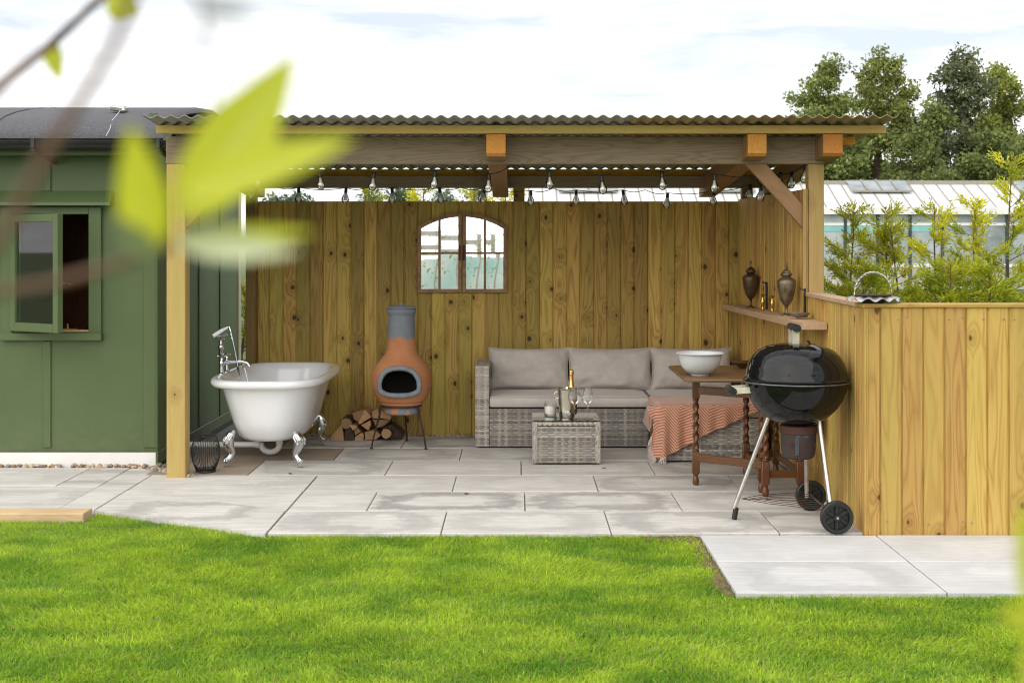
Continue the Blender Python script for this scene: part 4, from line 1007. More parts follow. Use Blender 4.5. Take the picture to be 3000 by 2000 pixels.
m_fr = M_plain('fringe_wool', (.66,.55,.48), .9, var=.1, scale=30, bump=.1); frn = MB()
for i in range(0, 14):
    for k in range(5):
        p = rows[min(NU, max(0, i))][NV] + V(rng.uniform(-.004,.004), rng.uniform(-.006,.006), .004); l = min(rng.uniform(.045, .075), max(.02, p.z-.004) + .02)
        e = p + V(rng.uniform(-.03, .008), rng.uniform(-.02,.01), -l); e.z = max(e.z, .003)
        frn.tube([p, (p+e)/2 + V(rng.uniform(-.006,.006), 0, 0), e], [.0022,.002,.0012], 4)
tag(frn.build('fringe', m_fr, thr, smooth=True), kind='stuff')

# ------------------------------------------------------------------ coffee table and what stands on it
ty0 = 9.307; ty1 = 9.752; tx0, tx1 = PX(1562.6, ty0), PX(1756.5, ty0); tzt = .298
ct = thing('coffee_table', 'square woven rattan coffee table with a glass top', 'table', ((tx0+tx1)/2, 9.53, 0))
MB().box(tx0+.003, tx1-.003, ty0+.006, ty1, .012, tzt-.003, .004).build('body', m_ratback, ct)
wpanel(ct, [((tx0+.026, ty0+.001, .014), X_, Z_, NY, tx1-tx0-.052, .252), ((tx0+.001, ty1, .014), (0,-1,0), Z_, (-1,0,0), ty1-ty0, .28), ((tx1-.001, ty0, .014), (0,1,0), Z_, X_, ty1-ty0, .28), ((tx0, ty0, tzt-.004), X_, (0,1,0), Z_, tx1-tx0, ty1-ty0)], bright=.84)
fr_ = MB(); fr_.col = []
weave(fr_, (tx0, ty0-.002, .014), X_, Z_, NY, .022, .284, .011, .03, 1.2); weave(fr_, (tx1-.022, ty0-.002, .014), X_, Z_, NY, .022, .284, .011, .03, 1.2); weave(fr_, (tx0+.022, ty0-.0021, .272), X_, Z_, NY, tx1-tx0-.044, .024, .018, .012, 1.2)
tag(fr_.build('edge_weave', m_rattan, ct, smooth=True, fixn=False), kind='stuff')
MB().lathe([(.001, -.004), (.006, -.004), (.006, 0)], ((tx0+tx1)/2-.005, ty0-.004, .15), 10, 'Y').build('knob', m_chrome, ct)
m_glass = M_clear('table_glass', (.82,.90,.87), 1.4, .05); m_glass2 = M_clear('drinking_glass', (.975,.985,.985), .8, .015)
MB().box(tx0-.004, tx1+.004, ty0-.006, ty1+.004, tzt+.002, tzt+.0085, .001).build('glass_top', m_glass, ct)
TT = tzt + .009
cd = thing('candle_jar', 'white candle in a clear glass jar beside the ice bucket', 'candle', (PX(1613, 9.6), 9.6, TT)); c = WL[cd.name]
MB().lathe([(.001,0), (.042,0), (.046,.006), (.047,.05), (.046,.078), (.040,.086), (.041,.098), (.043,.100)], tuple(c), 28).build('jar', m_glass2, cd, smooth=True, sharp=40)
MB().lathe([(.001,.011), (.042,.011), (.043,.02), (.043,.066), (.03,.064), (.001,.065)], tuple(c), 24).build('wax', M_plain('candle_wax', (.82,.79,.72), .5, var=.03, scale=8, bump=0), cd, smooth=True, sharp=40)
MB().tube([c+V(0,0,.06), c+V(.002,0,.075)], .0015, 5).build('wick', m_black, cd)
bk = thing('ice_bucket', 'shiny metal ice bucket with ring handles on the coffee table', 'bucket', (PX(1662, 9.5), 9.5, TT)); c = WL[bk.name]
m_silver = M_plain('hammered_silver', (.66,.61,.52), .22, 1.0, var=.08, scale=20, bump=.06)
MB().lathe([(.001,0), (.054,0), (.056,.004), (.060,.06), (.066,.14), (.070,.196), (.074,.200), (.075,.205), (.070,.205), (.066,.198), (.055,.03), (.001,.02)], tuple(c), 40).build('pail', m_silver, bk, smooth=True, sharp=40)
for sgn in (-1, 1):
    MB().tube([c + V(sgn*(.072+.017*math.sin(a)), 0, .155+.024*math.cos(a)) for a in [2*math.pi*k/20 for k in range(20)]], .0035, 8, closed=True).build('ring_handle', m_silver, bk, smooth=True)
bo = thing('champagne_bottle', 'champagne bottle with gold foil neck standing in ice bucket', 'bottle', (PX(1674, 9.5), 9.5, TT+.022)); c = WL[bo.name]
MB().lathe([(.001,0), (.036,.0), (.04,.01), (.04,.12), (.034,.155), (.022,.19)], tuple(c), 24).build('glass_body', M_plain('bottle_green', (.01,.03,.012), .12, bump=0), bo, smooth=True, sharp=50)
MB().lathe([(.0222,.188), (.019,.205), (.0155,.24), (.0145,.27), (.0148,.274), (.0165,.276), (.017,.282), (.016,.286), (.0175,.296), (.0172,.303), (.012,.309), (.001,.311)], tuple(c), 24).build('foil', M_plain('gold_foil', (.83,.52,.16), .28, 1.0, var=.1, scale=40, bump=.25, bscale=120), bo, smooth=True, sharp=50)
MB().lathe([(.0245,.178), (.0235,.186), (.0225,.190)], tuple(c), 24).build('neck_band', M_plain('red_band', (.45,.03,.03), .4, bump=0), bo, smooth=True)
gp = [(.001,0), (.035,0), (.036,.002), (.010,.005), (.0045,.012), (.0035,.05), (.0035,.088), (.006,.096), (.022,.112), (.0415,.132), (.043,.138), (.040,.15), (.032,.19), (.0285,.218)]
g1 = None
for (px, lab) in ((1683.5, 'stemmed wine glass in front of the ice bucket'), (1722, 'stemmed wine glass at the clear end of coffee table')):
    g = thing('wine_glass', lab, 'wine glass', (PX(px, 9.40), 9.40, TT), 'wine glasses on the coffee table')
    MB().lathe(gp, tuple(WL[g.name]), 32).build('glass', m_glass2, g, smooth=True, sharp=60)

# ------------------------------------------------------------------ gate leg table
gt = thing('gateleg_table', 'dark oak gateleg table with barley twist legs beside the barbecue', 'table', (1.4, 8.5, 0)); TH = .72
def twist(x, y, name='leg', mat=m_brown):
    m = MB()
    def sq(z, w, c=.004): return [(x-w/2+c,y-w/2,z),(x+w/2-c,y-w/2,z),(x+w/2,y-w/2+c,z),(x+w/2,y+w/2-c,z),(x+w/2-c,y+w/2,z),(x-w/2+c,y+w/2,z),(x-w/2,y+w/2-c,z),(x-w/2,y-w/2+c,z)]
    W_ = .046
    m.lathe([(.012,0), (.017,.002), (.021,.02), (.020,.04), (.014,.058), (.018,.066), (.022,.075)], (x,y,0), 16)
    m.loft([sq(.075, W_*.9), sq(.082, W_), sq(.205, W_), sq(.212, W_*.9)])
    m.lathe([(.018,.212), (.022,.218), (.017,.226), (.02,.232)], (x,y,0), 16)
    rg = []; n = 44
    for k in range(n+1):
        z = .23 + .30*k/n; rr = []
        for q in range(16):
            a = 2*math.pi*q/16; r = .0165*(1 + .30*math.cos(2*(a - 2*math.pi*(z/.125)))); rr.append((x + r*math.cos(a), y + r*math.sin(a), z))
        rg.append(rr)
    m.loft(rg)
    m.lathe([(.02,.528), (.017,.535), (.022,.542), (.018,.55)], (x,y,0), 16)
    m.loft([sq(.55, W_*.9), sq(.557, W_), sq(TH-.022, W_)])
    return m.build(name, mat, gt, smooth=True, sharp=35)
LG = [(1.118, 8.52), (1.50, 8.90), (1.487, 8.13), (1.705, 8.95), (1.70, 8.15)]
for q in LG: twist(*q)
def rail(a, c, z, h=.045, w=.02): MB().beam((a[0],a[1],z), (c[0],c[1],z), w, h, (0,0,1), .003).build('stretcher', m_brownR, gt)
rail(LG[2], LG[4], .135); rail(LG[1], LG[3], .135); rail(LG[2], LG[1], .135); rail(LG[4], LG[3], .135)
rail(LG[0], (1.49, 8.235), .175, .05); rail(LG[0], (1.49, 8.235), .60, .05)
rail(LG[2], LG[4], .66, .07); rail(LG[1], LG[3], .66, .07); rail((1.487, 8.13), (1.487, 8.9), .66, .07); rail((1.70, 8.15), (1.70, 8.95), .66, .07)
twist(1.487, 8.265)
def top(x0, x1, y0, y1, c, name, cl=(1,1,0,0)):
    pts = []
    pts += [(x0+c, y0), (x1, y0), (x1, y1), (x0+c, y1), (x0, y1-c*1.0), (x0, y0+c)] if c else [(x0,y0),(x1,y0),(x1,y1),(x0,y1)]
    o_ = pts; ctr = ((x0+x1)/2, (y0+y1)/2)
    def off(s): return [(ctr[0]+(p[0]-ctr[0])*s, ctr[1]+(p[1]-ctr[1])*s) for p in o_]
    m = MB(); rg = [[(p[0], p[1], z) for p in off(s)] for z, s in ((TH-.021, .985), (TH-.016, 1.0), (TH-.008, 1.0), (TH-.002, .992), (TH, .982))]
    m.loft(rg); m.build(name, m_brownX, gt, origin=(ctr[0], ctr[1], TH))
top(.988, 1.478, 8.0, 8.95, .05, 'leaf'); top(1.482, 1.735, 8.0, 8.95, 0, 'table_top')
MB().box(1.738, 1.756, 8.02, 8.93, .36, TH-.03, .004).build('drop_leaf', m_brownX, gt)
bw = thing('mixing_bowl', 'large white enamel bowl on the gateleg table', 'bowl', (PX(2051, 8.25), 8.25, TH))
MB().lathe([(.001,.004), (.05,.004), (.052,0), (.056,.0), (.058,.008), (.085,.02), (.112,.05), (.126,.09), (.132,.125), (.145,.130), (.148,.135), (.145,.138), (.130,.134), (.120,.09), (.105,.055), (.08,.028), (.001,.016)], tuple(WL[bw.name]), 56).build('bowl', m_bowl, bw, smooth=True, sharp=50)
br = thing('brass_dish', 'shallow brass dish on the gateleg table behind the barbecue', 'dish', (PX(2187, 8.72), 8.72, TH))
MB().lathe([(.001,.0), (.04,.0), (.042,.004), (.05,.008), (.095,.036), (.104,.042), (.10,.043), (.09,.038), (.045,.014), (.001,.010)], tuple(WL[br.name]), 40).build('dish', M_plain('dull_brass', (.22,.13,.045), .35, .8, var=.3, scale=12, bump=.05), br, smooth=True, sharp=50)

# ------------------------------------------------------------------ kettle barbecue
KX, KY, KZ = 1.526, 7.42, .768
bq = thing('kettle_barbecue', 'black kettle barbecue on steel legs and wheels beside the fence', 'barbecue', (KX, KY, 0))
m_kett = NT('black_enamel').set(color=(.006,.006,.007,1), rough=.045, spec=.36).m
m_pewter0 = M_plain('dull_rim', (.14,.14,.145), .4, .6, var=.3, scale=30, bump=.1)
m_rust = M_plain('rust', (.16,.065,.035), .85, .2, var=.6, scale=9, bump=.3, c2=(.05,.05,.058))
m_rust2 = M_plain('rust_band', (.085,.035,.026), .8, .2, var=.3, scale=25, bump=.3)
Rk = .281
pb_ = [(.001,-.238), (.06,-.237), (.12,-.225), (.175,-.196), (.222,-.150), (.255,-.098), (.272,-.05), (.278,-.012), (Rk+.004,-.008), (Rk+.012,-.004), (Rk+.012,.002), (Rk,.004), (.27,.0)]
bowl = MB().lathe(pb_, (KX, KY, KZ), 72).build('bowl', m_kett, bq, smooth=True, sharp=50)
pl = [(.27,.004), (Rk+.006,.006), (Rk+.007,.014), (Rk,.018), (.277,.022), (.274,.05), (.262,.095), (.238,.138), (.205,.168), (.160,.190), (.10,.203), (.05,.207), (.001,.208)]
lid = MB().lathe(pl, (KX, KY, KZ), 72).build('lid', m_kett, bq, smooth=True, sharp=50)
MB().lathe([(Rk+.0125,-.0045), (Rk+.0145,-.001), (Rk+.0125,.0025)], (KX, KY, KZ), 72).build('rim', m_pewter0, bowl, smooth=True)
# lid handle
m_creamed = M_plain('worn_cream_metal', (.62,.58,.46), .45, .3, var=.2, scale=20, bump=.1)
hz_ = KZ + .205; hxk = KX - .012
for yy in (-.055, .050): MB().box(hxk-.019, hxk+.019, KY+yy, KY+yy+.005, hz_-.004, hz_+.085).build('handle_bracket', m_creamed, lid)
MB().lathe([(.001,-.10), (.019,-.10), (.021,-.095), (.021,.095), (.019,.10), (.001,.10)], (hxk, KY, hz_+.088), 20, 'Y').build('handle', m_blackpl, lid, smooth=True, sharp=40)
MB().lathe([(.001,0), (.028,0), (.028,.004), (.001,.005)], (KX+.07, KY-.03, KZ+.200), 16).tube([(KX+.07, KY-.03, KZ+.203), (KX+.066, KY-.03, KZ+.214), (KX+.055, KY-.03, KZ+.222)], .006, 8).build('vent_damper', m_blackpl, lid, smooth=True, sharp=40)
# side handle
sx_ = KX - .30; sz_ = KZ - .045
for yy in (-.06, .06): MB().beam((KX-.262, KY+yy, sz_), (sx_-.055, KY+yy, sz_-.006), .006, .034).build('side_bracket', m_creamed, bowl)
MB().lathe([(.001,-.10), (.018,-.10), (.020,-.095), (.020,.095), (.018,.10), (.001,.10)], (sx_-.06, KY, sz_-.006), 20, 'Y').build('side_handle', m_blackpl, bowl, smooth=True, sharp=40)
# legs: one to a foot, two to the axle
WX, WR = 1.668, .0855
Y1, Y2 = 7.075, 7.705
foot = V(PX(2151, 7.449), 7.449, .01); t0 = V(KX-.155, KY-.02, KZ-.196)
MB().tube([t0, foot + V(0,0,.05)], .0125, 14).build('leg', m_steel, bq, smooth=True, sharp=50)
MB().tube([foot + V(.011,0,.055), foot + V(0,0,-.008)], .015, 14).build('foot_cap', m_blackpl, bq, smooth=True, sharp=50)
MB().tube([V(KX+.105, KY-.10, KZ-.205), V(WX-.012, Y1+.055, WR)], .0125, 14).build('leg', m_steel, bq, smooth=True, sharp=50)
MB().tube([V(KX+.075, KY+.10, KZ-.212), V(WX-.035, Y2-.06, WR)], .0125, 14).build('leg', m_steel, bq, smooth=True, sharp=50)
axle = MB().tube([(WX, Y1, WR), (WX, Y2, WR)], .006, 8).build('axle', m_steel, bq, smooth=True)
for Y in (Y1, Y2):
    sg = 48; m = MB(); rg = []
    for (rr, y, tr) in ((.064,-.020,0), (.080,-.021,0), (.0845,-.014,1), (.0845,.014,1), (.080,.021,0), (.064,.020,0)):
        rg.append([(WX + (rr + (.002*(k % 2) if tr else 0))*math.cos(2*math.pi*k/(2*sg)), Y + y, WR + (rr + (.002*(k % 2) if tr else 0))*math.sin(2*math.pi*k/(2*sg))) for k in range(2*sg)])
    rg.append(rg[0]); m.loft(rg, False, False); wh = m.build('wheel', m_blackpl, bq, origin=(WX, Y, WR), smooth=True, sharp=30)
    for k in range(6):
        a = 2*math.pi*k/6 + .52; u = V(math.cos(a), 0, math.sin(a))
        MB().beam(V(WX, Y, WR) + u*.016, V(WX, Y, WR) + u*.066, .020, .020, (0,1,0), .003).build('spoke', m_blackpl, wh)
    MB().lathe([(.001,-.019), (.018,-.019), (.022,-.012), (.022,.012), (.018,.019), (.001,.019)], (WX, Y, WR), 20, 'Y').build('hub', m_blackpl, wh, smooth=True, sharp=40)
    MB().lathe([(.048,.004), (.066,.004), (.066,.010), (.048,.010)], (WX, Y, WR), 32, 'Y').build('rim_flange', m_blackpl, wh)
    MB().lathe([(.001,-.024), (.006,-.024), (.006,-.018)], (WX, Y, WR), 10, 'Y').build('axle_nut', m_chrome, wh)
# wire shelf between the legs
rk = MB(); A = foot + (t0-foot)*.16 + V(.012, 0, 0); zr_ = .115; A.z = zr_
for k in range(-4, 5):
    if k == 0: pts = [A, V(WX-.03, KY-.03, zr_)]
    else:
        y_ = KY - .03 + .066*k; st_ = A + V(.034*(4-abs(k))*1.3, 0, 0)
        pts = [st_, st_ + (V(WX-.03, y_, zr_)-st_)*.3 + V(0, .06*math.copysign(1, k)*abs(k)/5, 0), st_ + (V(WX-.03, y_, zr_)-st_)*.65 + V(0, .035*math.copysign(1, k)*abs(k)/5, 0), V(WX-.03, y_, zr_)]
    rk.tube(pts, .0019, 5)
rk.tube([V(WX-.03, KY-.31, zr_), V(WX-.03, KY+.25, zr_)], .0035, 6); rk.build('wire_shelf', m_iron, bq, smooth=True)
# ash catcher
MB().lathe([(.098,-.285), (.102,-.283), (.102,-.245), (.098,-.243)], (KX+.012, KY, KZ), 36).build('ash_ring', m_rust2, bq, smooth=True, sharp=40)
MB().lathe([(.001,-.425), (.07,-.425), (.086,-.415), (.094,-.38), (.096,-.285), (.09,-.285)], (KX+.012, KY, KZ), 36).build('ash_pot', m_rust, bq, smooth=True, sharp=40)
MB().beam((KX-.012, KY-.088, KZ-.30), (KX-.012, KY-.090, KZ-.40), .022, .012, (0,1,0), .003).beam((KX-.02, KY-.089, KZ-.295), (KX+.05, KY-.089, KZ-.295), .012, .02, (0,0,1), .003).build('ash_latch', M_plain('dark_slate', (.05,.055,.065), .6, var=.2, bump=.1), bq)

for dx in (-.045, .075): MB().lathe([(.001,-.001), (.011,-.001), (.011,.004)], (KX+.012+dx, KY - math.sqrt(.0955**2 - dx*dx) - .001, KZ-.345), 12, 'Y').build('air_hole', m_black, bq)
# ------------------------------------------------------------------ shelf ornaments
m_urn = M_plain('aged_bronze_urn', (.16,.11,.06), .42, .7, var=.45, scale=25, bump=.35, bscale=90, c2=(.27,.22,.15)); m_brass = M_plain('polished_brass', (.62,.36,.09), .25, 1.0, var=.2, scale=20, bump=.05)
m_pewter = M_plain('dark_pewter', (.42,.40,.37), .35, .9, var=.3, scale=25, bump=.2)
up_ = [(.001,0), (.037,0), (.036,.004), (.018,.012), (.009,.022), (.008,.05), (.011,.062), (.016,.068)]
ub = [(.012,.068), (.022,.072), (.040,.10), (.054,.15), (.0605,.20), (.0615,.225), (.058,.235), (.044,.247), (.030,.253), (.027,.258)]
ul = [(.027,.258), (.034,.262), (.038,.270), (.037,.278), (.030,.284), (.028,.288), (.024,.296), (.012,.303), (.004,.306), (.003,.322), (.0065,.332), (.006,.342), (.002,.352), (.001,.354)]
def urn(px, Y, lab, mt):
    u = thing('bronze_urn', lab, 'urn', (PX(px, Y), Y, ZS), 'urns on the wall shelf'); c = tuple(WL[u.name])
    MB().lathe(up_, c, 28).build('foot', mt, u, smooth=True, sharp=50); MB().lathe(ub, c, 36).build('body', mt, u, smooth=True, sharp=60); MB().lathe(ul, c, 28).build('lid', mt, u, smooth=True, sharp=60)
urn(2199.5, 10.05, 'dark bronze lidded urn on the shelf by the back fence', M_plain('dark_bronze_urn', (.10,.065,.035), .42, .6, var=.4, scale=22, bump=.2)); urn(2304, 8.89, 'engraved bronze lidded urn on the shelf beside the silver dish', m_urn)
for (px, Y, lab) in ((2234.7, 9.72, 'small flared brass vase nearer the dark urn'), (2262.5, 9.45, 'small flared brass vase nearer the engraved urn')):
    o = MB().lathe([(.001,0), (.016,0), (.014,.004), (.010,.012), (.012,.03), (.016,.05), (.0155,.066), (.008,.085), (.0075,.095), (.016,.110), (.015,.111), (.006,.097), (.001,.09)], (PX(px, Y), Y, ZS), 24).build('brass_vase', m_brass, smooth=True, sharp=50)
    tag(o, lab, 'vase', 'brass vases on the wall shelf')
dsh = thing('silver_dish', 'small fluted silver dish on little feet at shelf end', 'dish', (PX(2342, 8.50), 8.50, ZS)); c = tuple(WL[dsh.name])
MB().lathe([(.001,.010), (.03,.010), (.045,.016), (.064,.034), (.0685,.036), (.066,.038), (.045,.022), (.001,.016)], c, 48, wob=lambda a, h: 1 + .03*math.cos(16*a)).build('dish', m_pewter, dsh, smooth=True, sharp=60)
for k in range(3): a = 2*math.pi*k/3 - .5; MB().ball((c[0]+.036*math.cos(a), c[1]+.036*math.sin(a), c[2]+.006), (.006,.006,.0075), 10, 6).build('foot', m_pewter, dsh, smooth=True)

# ------------------------------------------------------------------ metal basket on the fence cap
bs = thing('metal_basket', 'frilled metal basket with twisted handle on the fence corner', 'basket', (PX(2556, 7.11), 7.10, ZC)); c = WL[bs.name]
m_tin = M_plain('tarnished_tin', (.50,.49,.47), .42, .8, var=.3, scale=25, bump=.2); m_dkbas = M_plain('dark_basket', (.06,.035,.022), .6, .3, var=.3, scale=30, bump=.2)
MB().lathe([(.001,0), (.055,0), (.058,.004), (.088,.026), (.001,.020)], (0,0,0), 40).xf(Matrix.Translation(c)).build('bowl', m_dkbas, bs, smooth=True, sharp=50)
fr_ = MB(); rg = []
for (r, z, w) in ((.062,.030,.0), (.10,.034,.003), (.125,.028,.006), (.142,.018,.009)):
    rg.append([(c.x + r*(1+.02*math.sin(k*1.4))*math.cos(2*math.pi*k/96), c.y + r*.86*math.sin(2*math.pi*k/96), c.z + z + w*math.sin(k*2*math.pi/8) - .012*math.cos(2*math.pi*k/96)*0) for k in range(96)])
fr_.loft(rg, False, False); fr_.build('frill', m_tin, bs, smooth=True, fixn=False, sharp=180)
MB().lathe([(.078,.030), (.098,.040), (.10,.044), (.094,.043), (.075,.034)], tuple(c), 40).build('inner_ring', m_dkbas, bs, smooth=True)
for s in (0, 1):
    q = []
    for k in range(49):
        a = math.pi*k/48; tw = .0045*math.sin(k*.95 + s*math.pi); q.append(c + V(-.098*math.cos(a), .0045*math.cos(k*.95 + s*math.pi), .042 + (.118+tw)*math.sin(a)**.9 if k not in (0, 48) else .042))
    MB().tube(q, .0035, 6).build('handle', m_tin, bs, smooth=True)

# ------------------------------------------------------------------ festoon lights
m_cable = M_plain('black_cable', (.012,.012,.012), .6, bump=0); m_bulb = M_clear('bulb_glass', (.98,.99,.98), 1.2, .16)
m_fil = M_plain('led_stem', (.85,.84,.80), .4, bump=0)
sock = MB().lathe([(.001,.036), (.010,.036), (.012,.030), (.013,.0), (.013,-.004), (.001,-.004)], (0,0,-.034), 14).mesh('bulb_socket', smooth=True, sharp=40)
gls = MB().lathe([(.012,-.036), (.0125,-.044), (.0205,-.060), (.0285,-.078), (.0300,-.092), (.0250,-.108), (.013,-.119), (.001,-.121)], (0,0,0), 20).mesh('glass_bulb', smooth=True)
fil = MB().lathe([(.001,-.038), (.006,-.040), (.009,-.06), (.0135,-.078), (.0135,-.096), (.001,-.098)], (0,0,0), 10).mesh('led_stem', smooth=True)
def festoon(label, Y, bulbs, hooks, loc):
    f = thing('festoon_lights', label, 'string lights', loc); pts = []
    for (px, py) in bulbs:
        p = P(px, py, Y); r_ = (rng.uniform(-.10,.10), rng.uniform(-.14,.14), 0)
        s = place(sock, 'bulb_socket', m_blackpl, f, p, r_)
        g = place(gls, 'glass_bulb', m_bulb, None, (0,0,0)); g.parent = s; i = place(fil, 'led_stem', m_fil, None, (0,0,0)); i.parent = s
        pts.append(p + V(0, 0, .002))
    pts += [P(px, py, Y-.01) for px, py in hooks]; pts.sort(key=lambda p: p.x)
    path = []
    for a, c_ in zip(pts, pts[1:]):
        for k in range(8):
            t = k/8; q = a.lerp(c_, t); q.z -= .018*math.sin(math.pi*t); path.append(q)
    path.append(pts[-1]); MB().tube(path, .003, 5).build('cable', m_cable, f, smooth=True); return f
YC = 8.93
festoon('string of clear festoon bulbs hanging behind the front beam', YC, [(560, 500), (752, 498), (937, 503), (1096, 506), (1275, 501), (1433, 511), (1610, 501), (1762, 516), (1939, 504), (2094, 511), (2262, 515), (2360, 484)], [(850, 476), (999, 474), (1190, 478), (1343, 474), (1500, 480), (1663, 473), (1830, 478), (2001, 473)], (0, YC, 2.0))
festoon('string of clear festoon bulbs hanging from the rear beam', 10.52, [(735, 540), (875, 550), (1014, 551), (1149, 551), (1287, 551), (1418, 551), (1555, 559), (1688, 557), (1825, 557), (1956, 566), (2092, 559), (2198, 541)], [(800, 545), (1080, 548), (1350, 549), (1620, 552), (1890, 556)], (0, 10.52, 1.9))
festoon('short string of clear festoon bulbs along the side rafter', 9.5, [(2232, 543), (2287, 505), (2320, 503)], [(2215, 520), (2345, 485)], (1.95, 9.5, 2.0))
# ------------------------------------------------------------------ greenhouse
YG = 50.0; YR = 52.2; ze = PZ(608, YG); zrg = PZ(540, YR); zg0 = PZ(622, YG)
gh = thing('greenhouse', 'long white roofed greenhouse standing behind the conifers', 'greenhouse', (9, YG, 0))
m_wglass = NT('whitewashed_glass').set(color=(.72,.72,.70,1), rough=.5, spec=.5).m
m_ggl = M_plain('greenhouse_glass', (.27,.31,.33), .18, 0, var=.35, scale=.7, bump=0, c2=(.48,.53,.54), rv=.03)
m_teal = M_plain('teal_shade_cloth', (.25,.52,.52), .7, var=.2, scale=1.5, bump=.05)
m_gbar = M_plain('pale_glazing_bar', (.30,.28,.24), .6, var=.1, bump=0); m_gcol = M_plain('dark_column', (.03,.05,.055), .6, bump=0)
pw = .525; nP = 46; gx0 = -1.2
pm = MB().quadbox([(.02,0,0),(pw-.02,0,0),(pw-.02,YR-YG,zrg-ze),(.02,YR-YG,zrg-ze),(.02,0,.02),(pw-.02,0,.02),(pw-.02,YR-YG,zrg-ze+.02),(.02,YR-YG,zrg-ze+.02)]).mesh('roof_pane')
bm_ = MB().quadbox([(-.03,0,0),(.03,0,0),(.03,YR-YG,zrg-ze),(-.03,YR-YG,zrg-ze),(-.03,0,.035),(.03,0,.035),(.03,YR-YG,zrg-ze+.035),(-.03,YR-YG,zrg-ze+.035)]).mesh('glazing_bar')
for i in range(nP):
    place(pm, 'roof_pane', m_wglass, gh, (gx0 + pw*i, YG, ze)); place(bm_, 'glazing_bar', m_gbar, gh, (gx0 + pw*i, YG, ze))
gx1 = gx0 + pw*nP
MB().box(gx0-.1, gx1+.1, YR-.1, YR+.1, zrg-.02, zrg+.14).build('ridge', m_gbar, gh)
MB().quadbox([(gx0,YR+.1,zrg-.02),(gx1,YR+.1,zrg-.02),(gx1,YR+3.2,ze),(gx0,YR+3.2,ze),(gx0,YR+.1,zrg),(gx1,YR+.1,zrg),(gx1,YR+3.2,ze+.02),(gx0,YR+3.2,ze+.02)]).build('rear_roof', m_wglass, gh)
MB().box(gx0, gx1, YG-.22, YG-.01, zg0-.08, ze+.01).build('gutter', m_whitebd, gh)
cw = 1.2; zmid = PZ(657, YG); zlow = PZ(778, YG)
for i in range(int((gx1-gx0)/cw)+1):
    x = gx0 + cw*i + .1
    MB().box(x-.055, x+.055, YG-.06, YG+.04, -.05, zg0-.08).build('column', m_gcol, gh)
    if x + cw < gx1 + .2: MB().box(x+.05, x+cw-.05, YG+.0, YG+.03, zlow+.06, zg0-.09).build('wall_pane', m_ggl, gh)
MB().box(gx0, gx1, YG-.035, YG-.001, zmid-.05, zmid+.05).build('wall_rail', m_whitebd, gh); MB().box(gx0, gx1, YG-.035, YG-.001, zlow-.06, zlow+.06).build('wall_rail', m_whitebd, gh)
MB().box(gx0, gx1, YG-.01, YG+.03, -.05, zlow-.06).build('low_wall', M_plain('pale_low_wall', (.45,.44,.40), .8, var=.15, scale=2), gh)
MB().box(PX(2400, YG), PX(2750, YG), YG-.012, YG-.004, zmid-.27, zmid-.06).build('shade_cloth', m_teal, gh)
for (a, c) in ((2478, 2650), (2962, 3140), (1635, 1805), (2060, 2200)):   # propped roof vents
    xa, xc = PX(a, YR), PX(c, YR)
    v = MB().quadbox([(xa, YR-1.0, zrg-.30), (xc, YR-1.0, zrg-.30), (xc, YR, zrg+.12), (xa, YR, zrg+.12), (xa, YR-1.0, zrg-.26), (xc, YR-1.0, zrg-.26), (xc, YR, zrg+.16), (xa, YR, zrg+.16)]).build('roof_vent', m_ggl, gh)
    MB().box(xa, xc, YR-1.06, YR-1.0, zrg-.34, zrg-.28).build('vent_rail', m_gbar, v)
    for k in range(1, 4):
        x = xa + (xc-xa)*k/4; MB().beam((x, YR-1.02, zrg-.24), (x, YR-.02, zrg+.18), .05, .03).build('vent_bar', m_gbar, v)

# ------------------------------------------------------------------ foliage builders
def leafmesh(name, C, D, U, Ln, Wd, cols, parent, mat=m_leaf, fold=.25):
    """C centres, D direction, U side vector (N,3); diamond leaves with a fold, one mesh"""
    n = len(C); Ln = Ln[:, None]; Wd = Wd[:, None]; Nn = np.cross(D, U)
    a = C; b_ = C + D*Ln*.45 + U*Wd*.5 + Nn*Wd*fold; c_ = C + D*Ln; d_ = C + D*Ln*.45 - U*Wd*.5 + Nn*Wd*fold
    o = np.array(WL[parent.name]); v = np.stack([a, b_, c_, d_], 1).reshape(-1, 3) - o
    me = bpy.data.meshes.new(name); me.vertices.add(4*n); me.vertices.foreach_set('co', v.astype(np.float32).ravel())
    i4 = (np.arange(n)*4)[:, None]; lp_ = np.concatenate([i4+[0,1,2], i4+[0,2,3]], 1).ravel().astype(np.int32)
    me.loops.add(6*n); me.loops.foreach_set('vertex_index', lp_); me.polygons.add(2*n); me.polygons.foreach_set('loop_start', (np.arange(2*n)*3).astype(np.int32)); me.update(calc_edges=True)
    at = me.color_attributes.new('tint', 'FLOAT_COLOR', 'POINT'); cc = np.concatenate([cols, np.ones((n, 1))], 1); at.data.foreach_set('color', np.repeat(cc, 4, 0).astype(np.float32).ravel())
    return place(me, name, mat, parent, WL[parent.name])
def unit(a): return a/np.maximum(np.linalg.norm(a, axis=1, keepdims=True), 1e-6)
m_trunk = M_plain('tree_bark', (.12,.085,.06), .9, var=.4, scale=14, bump=.6, bscale=30, bd=.01)
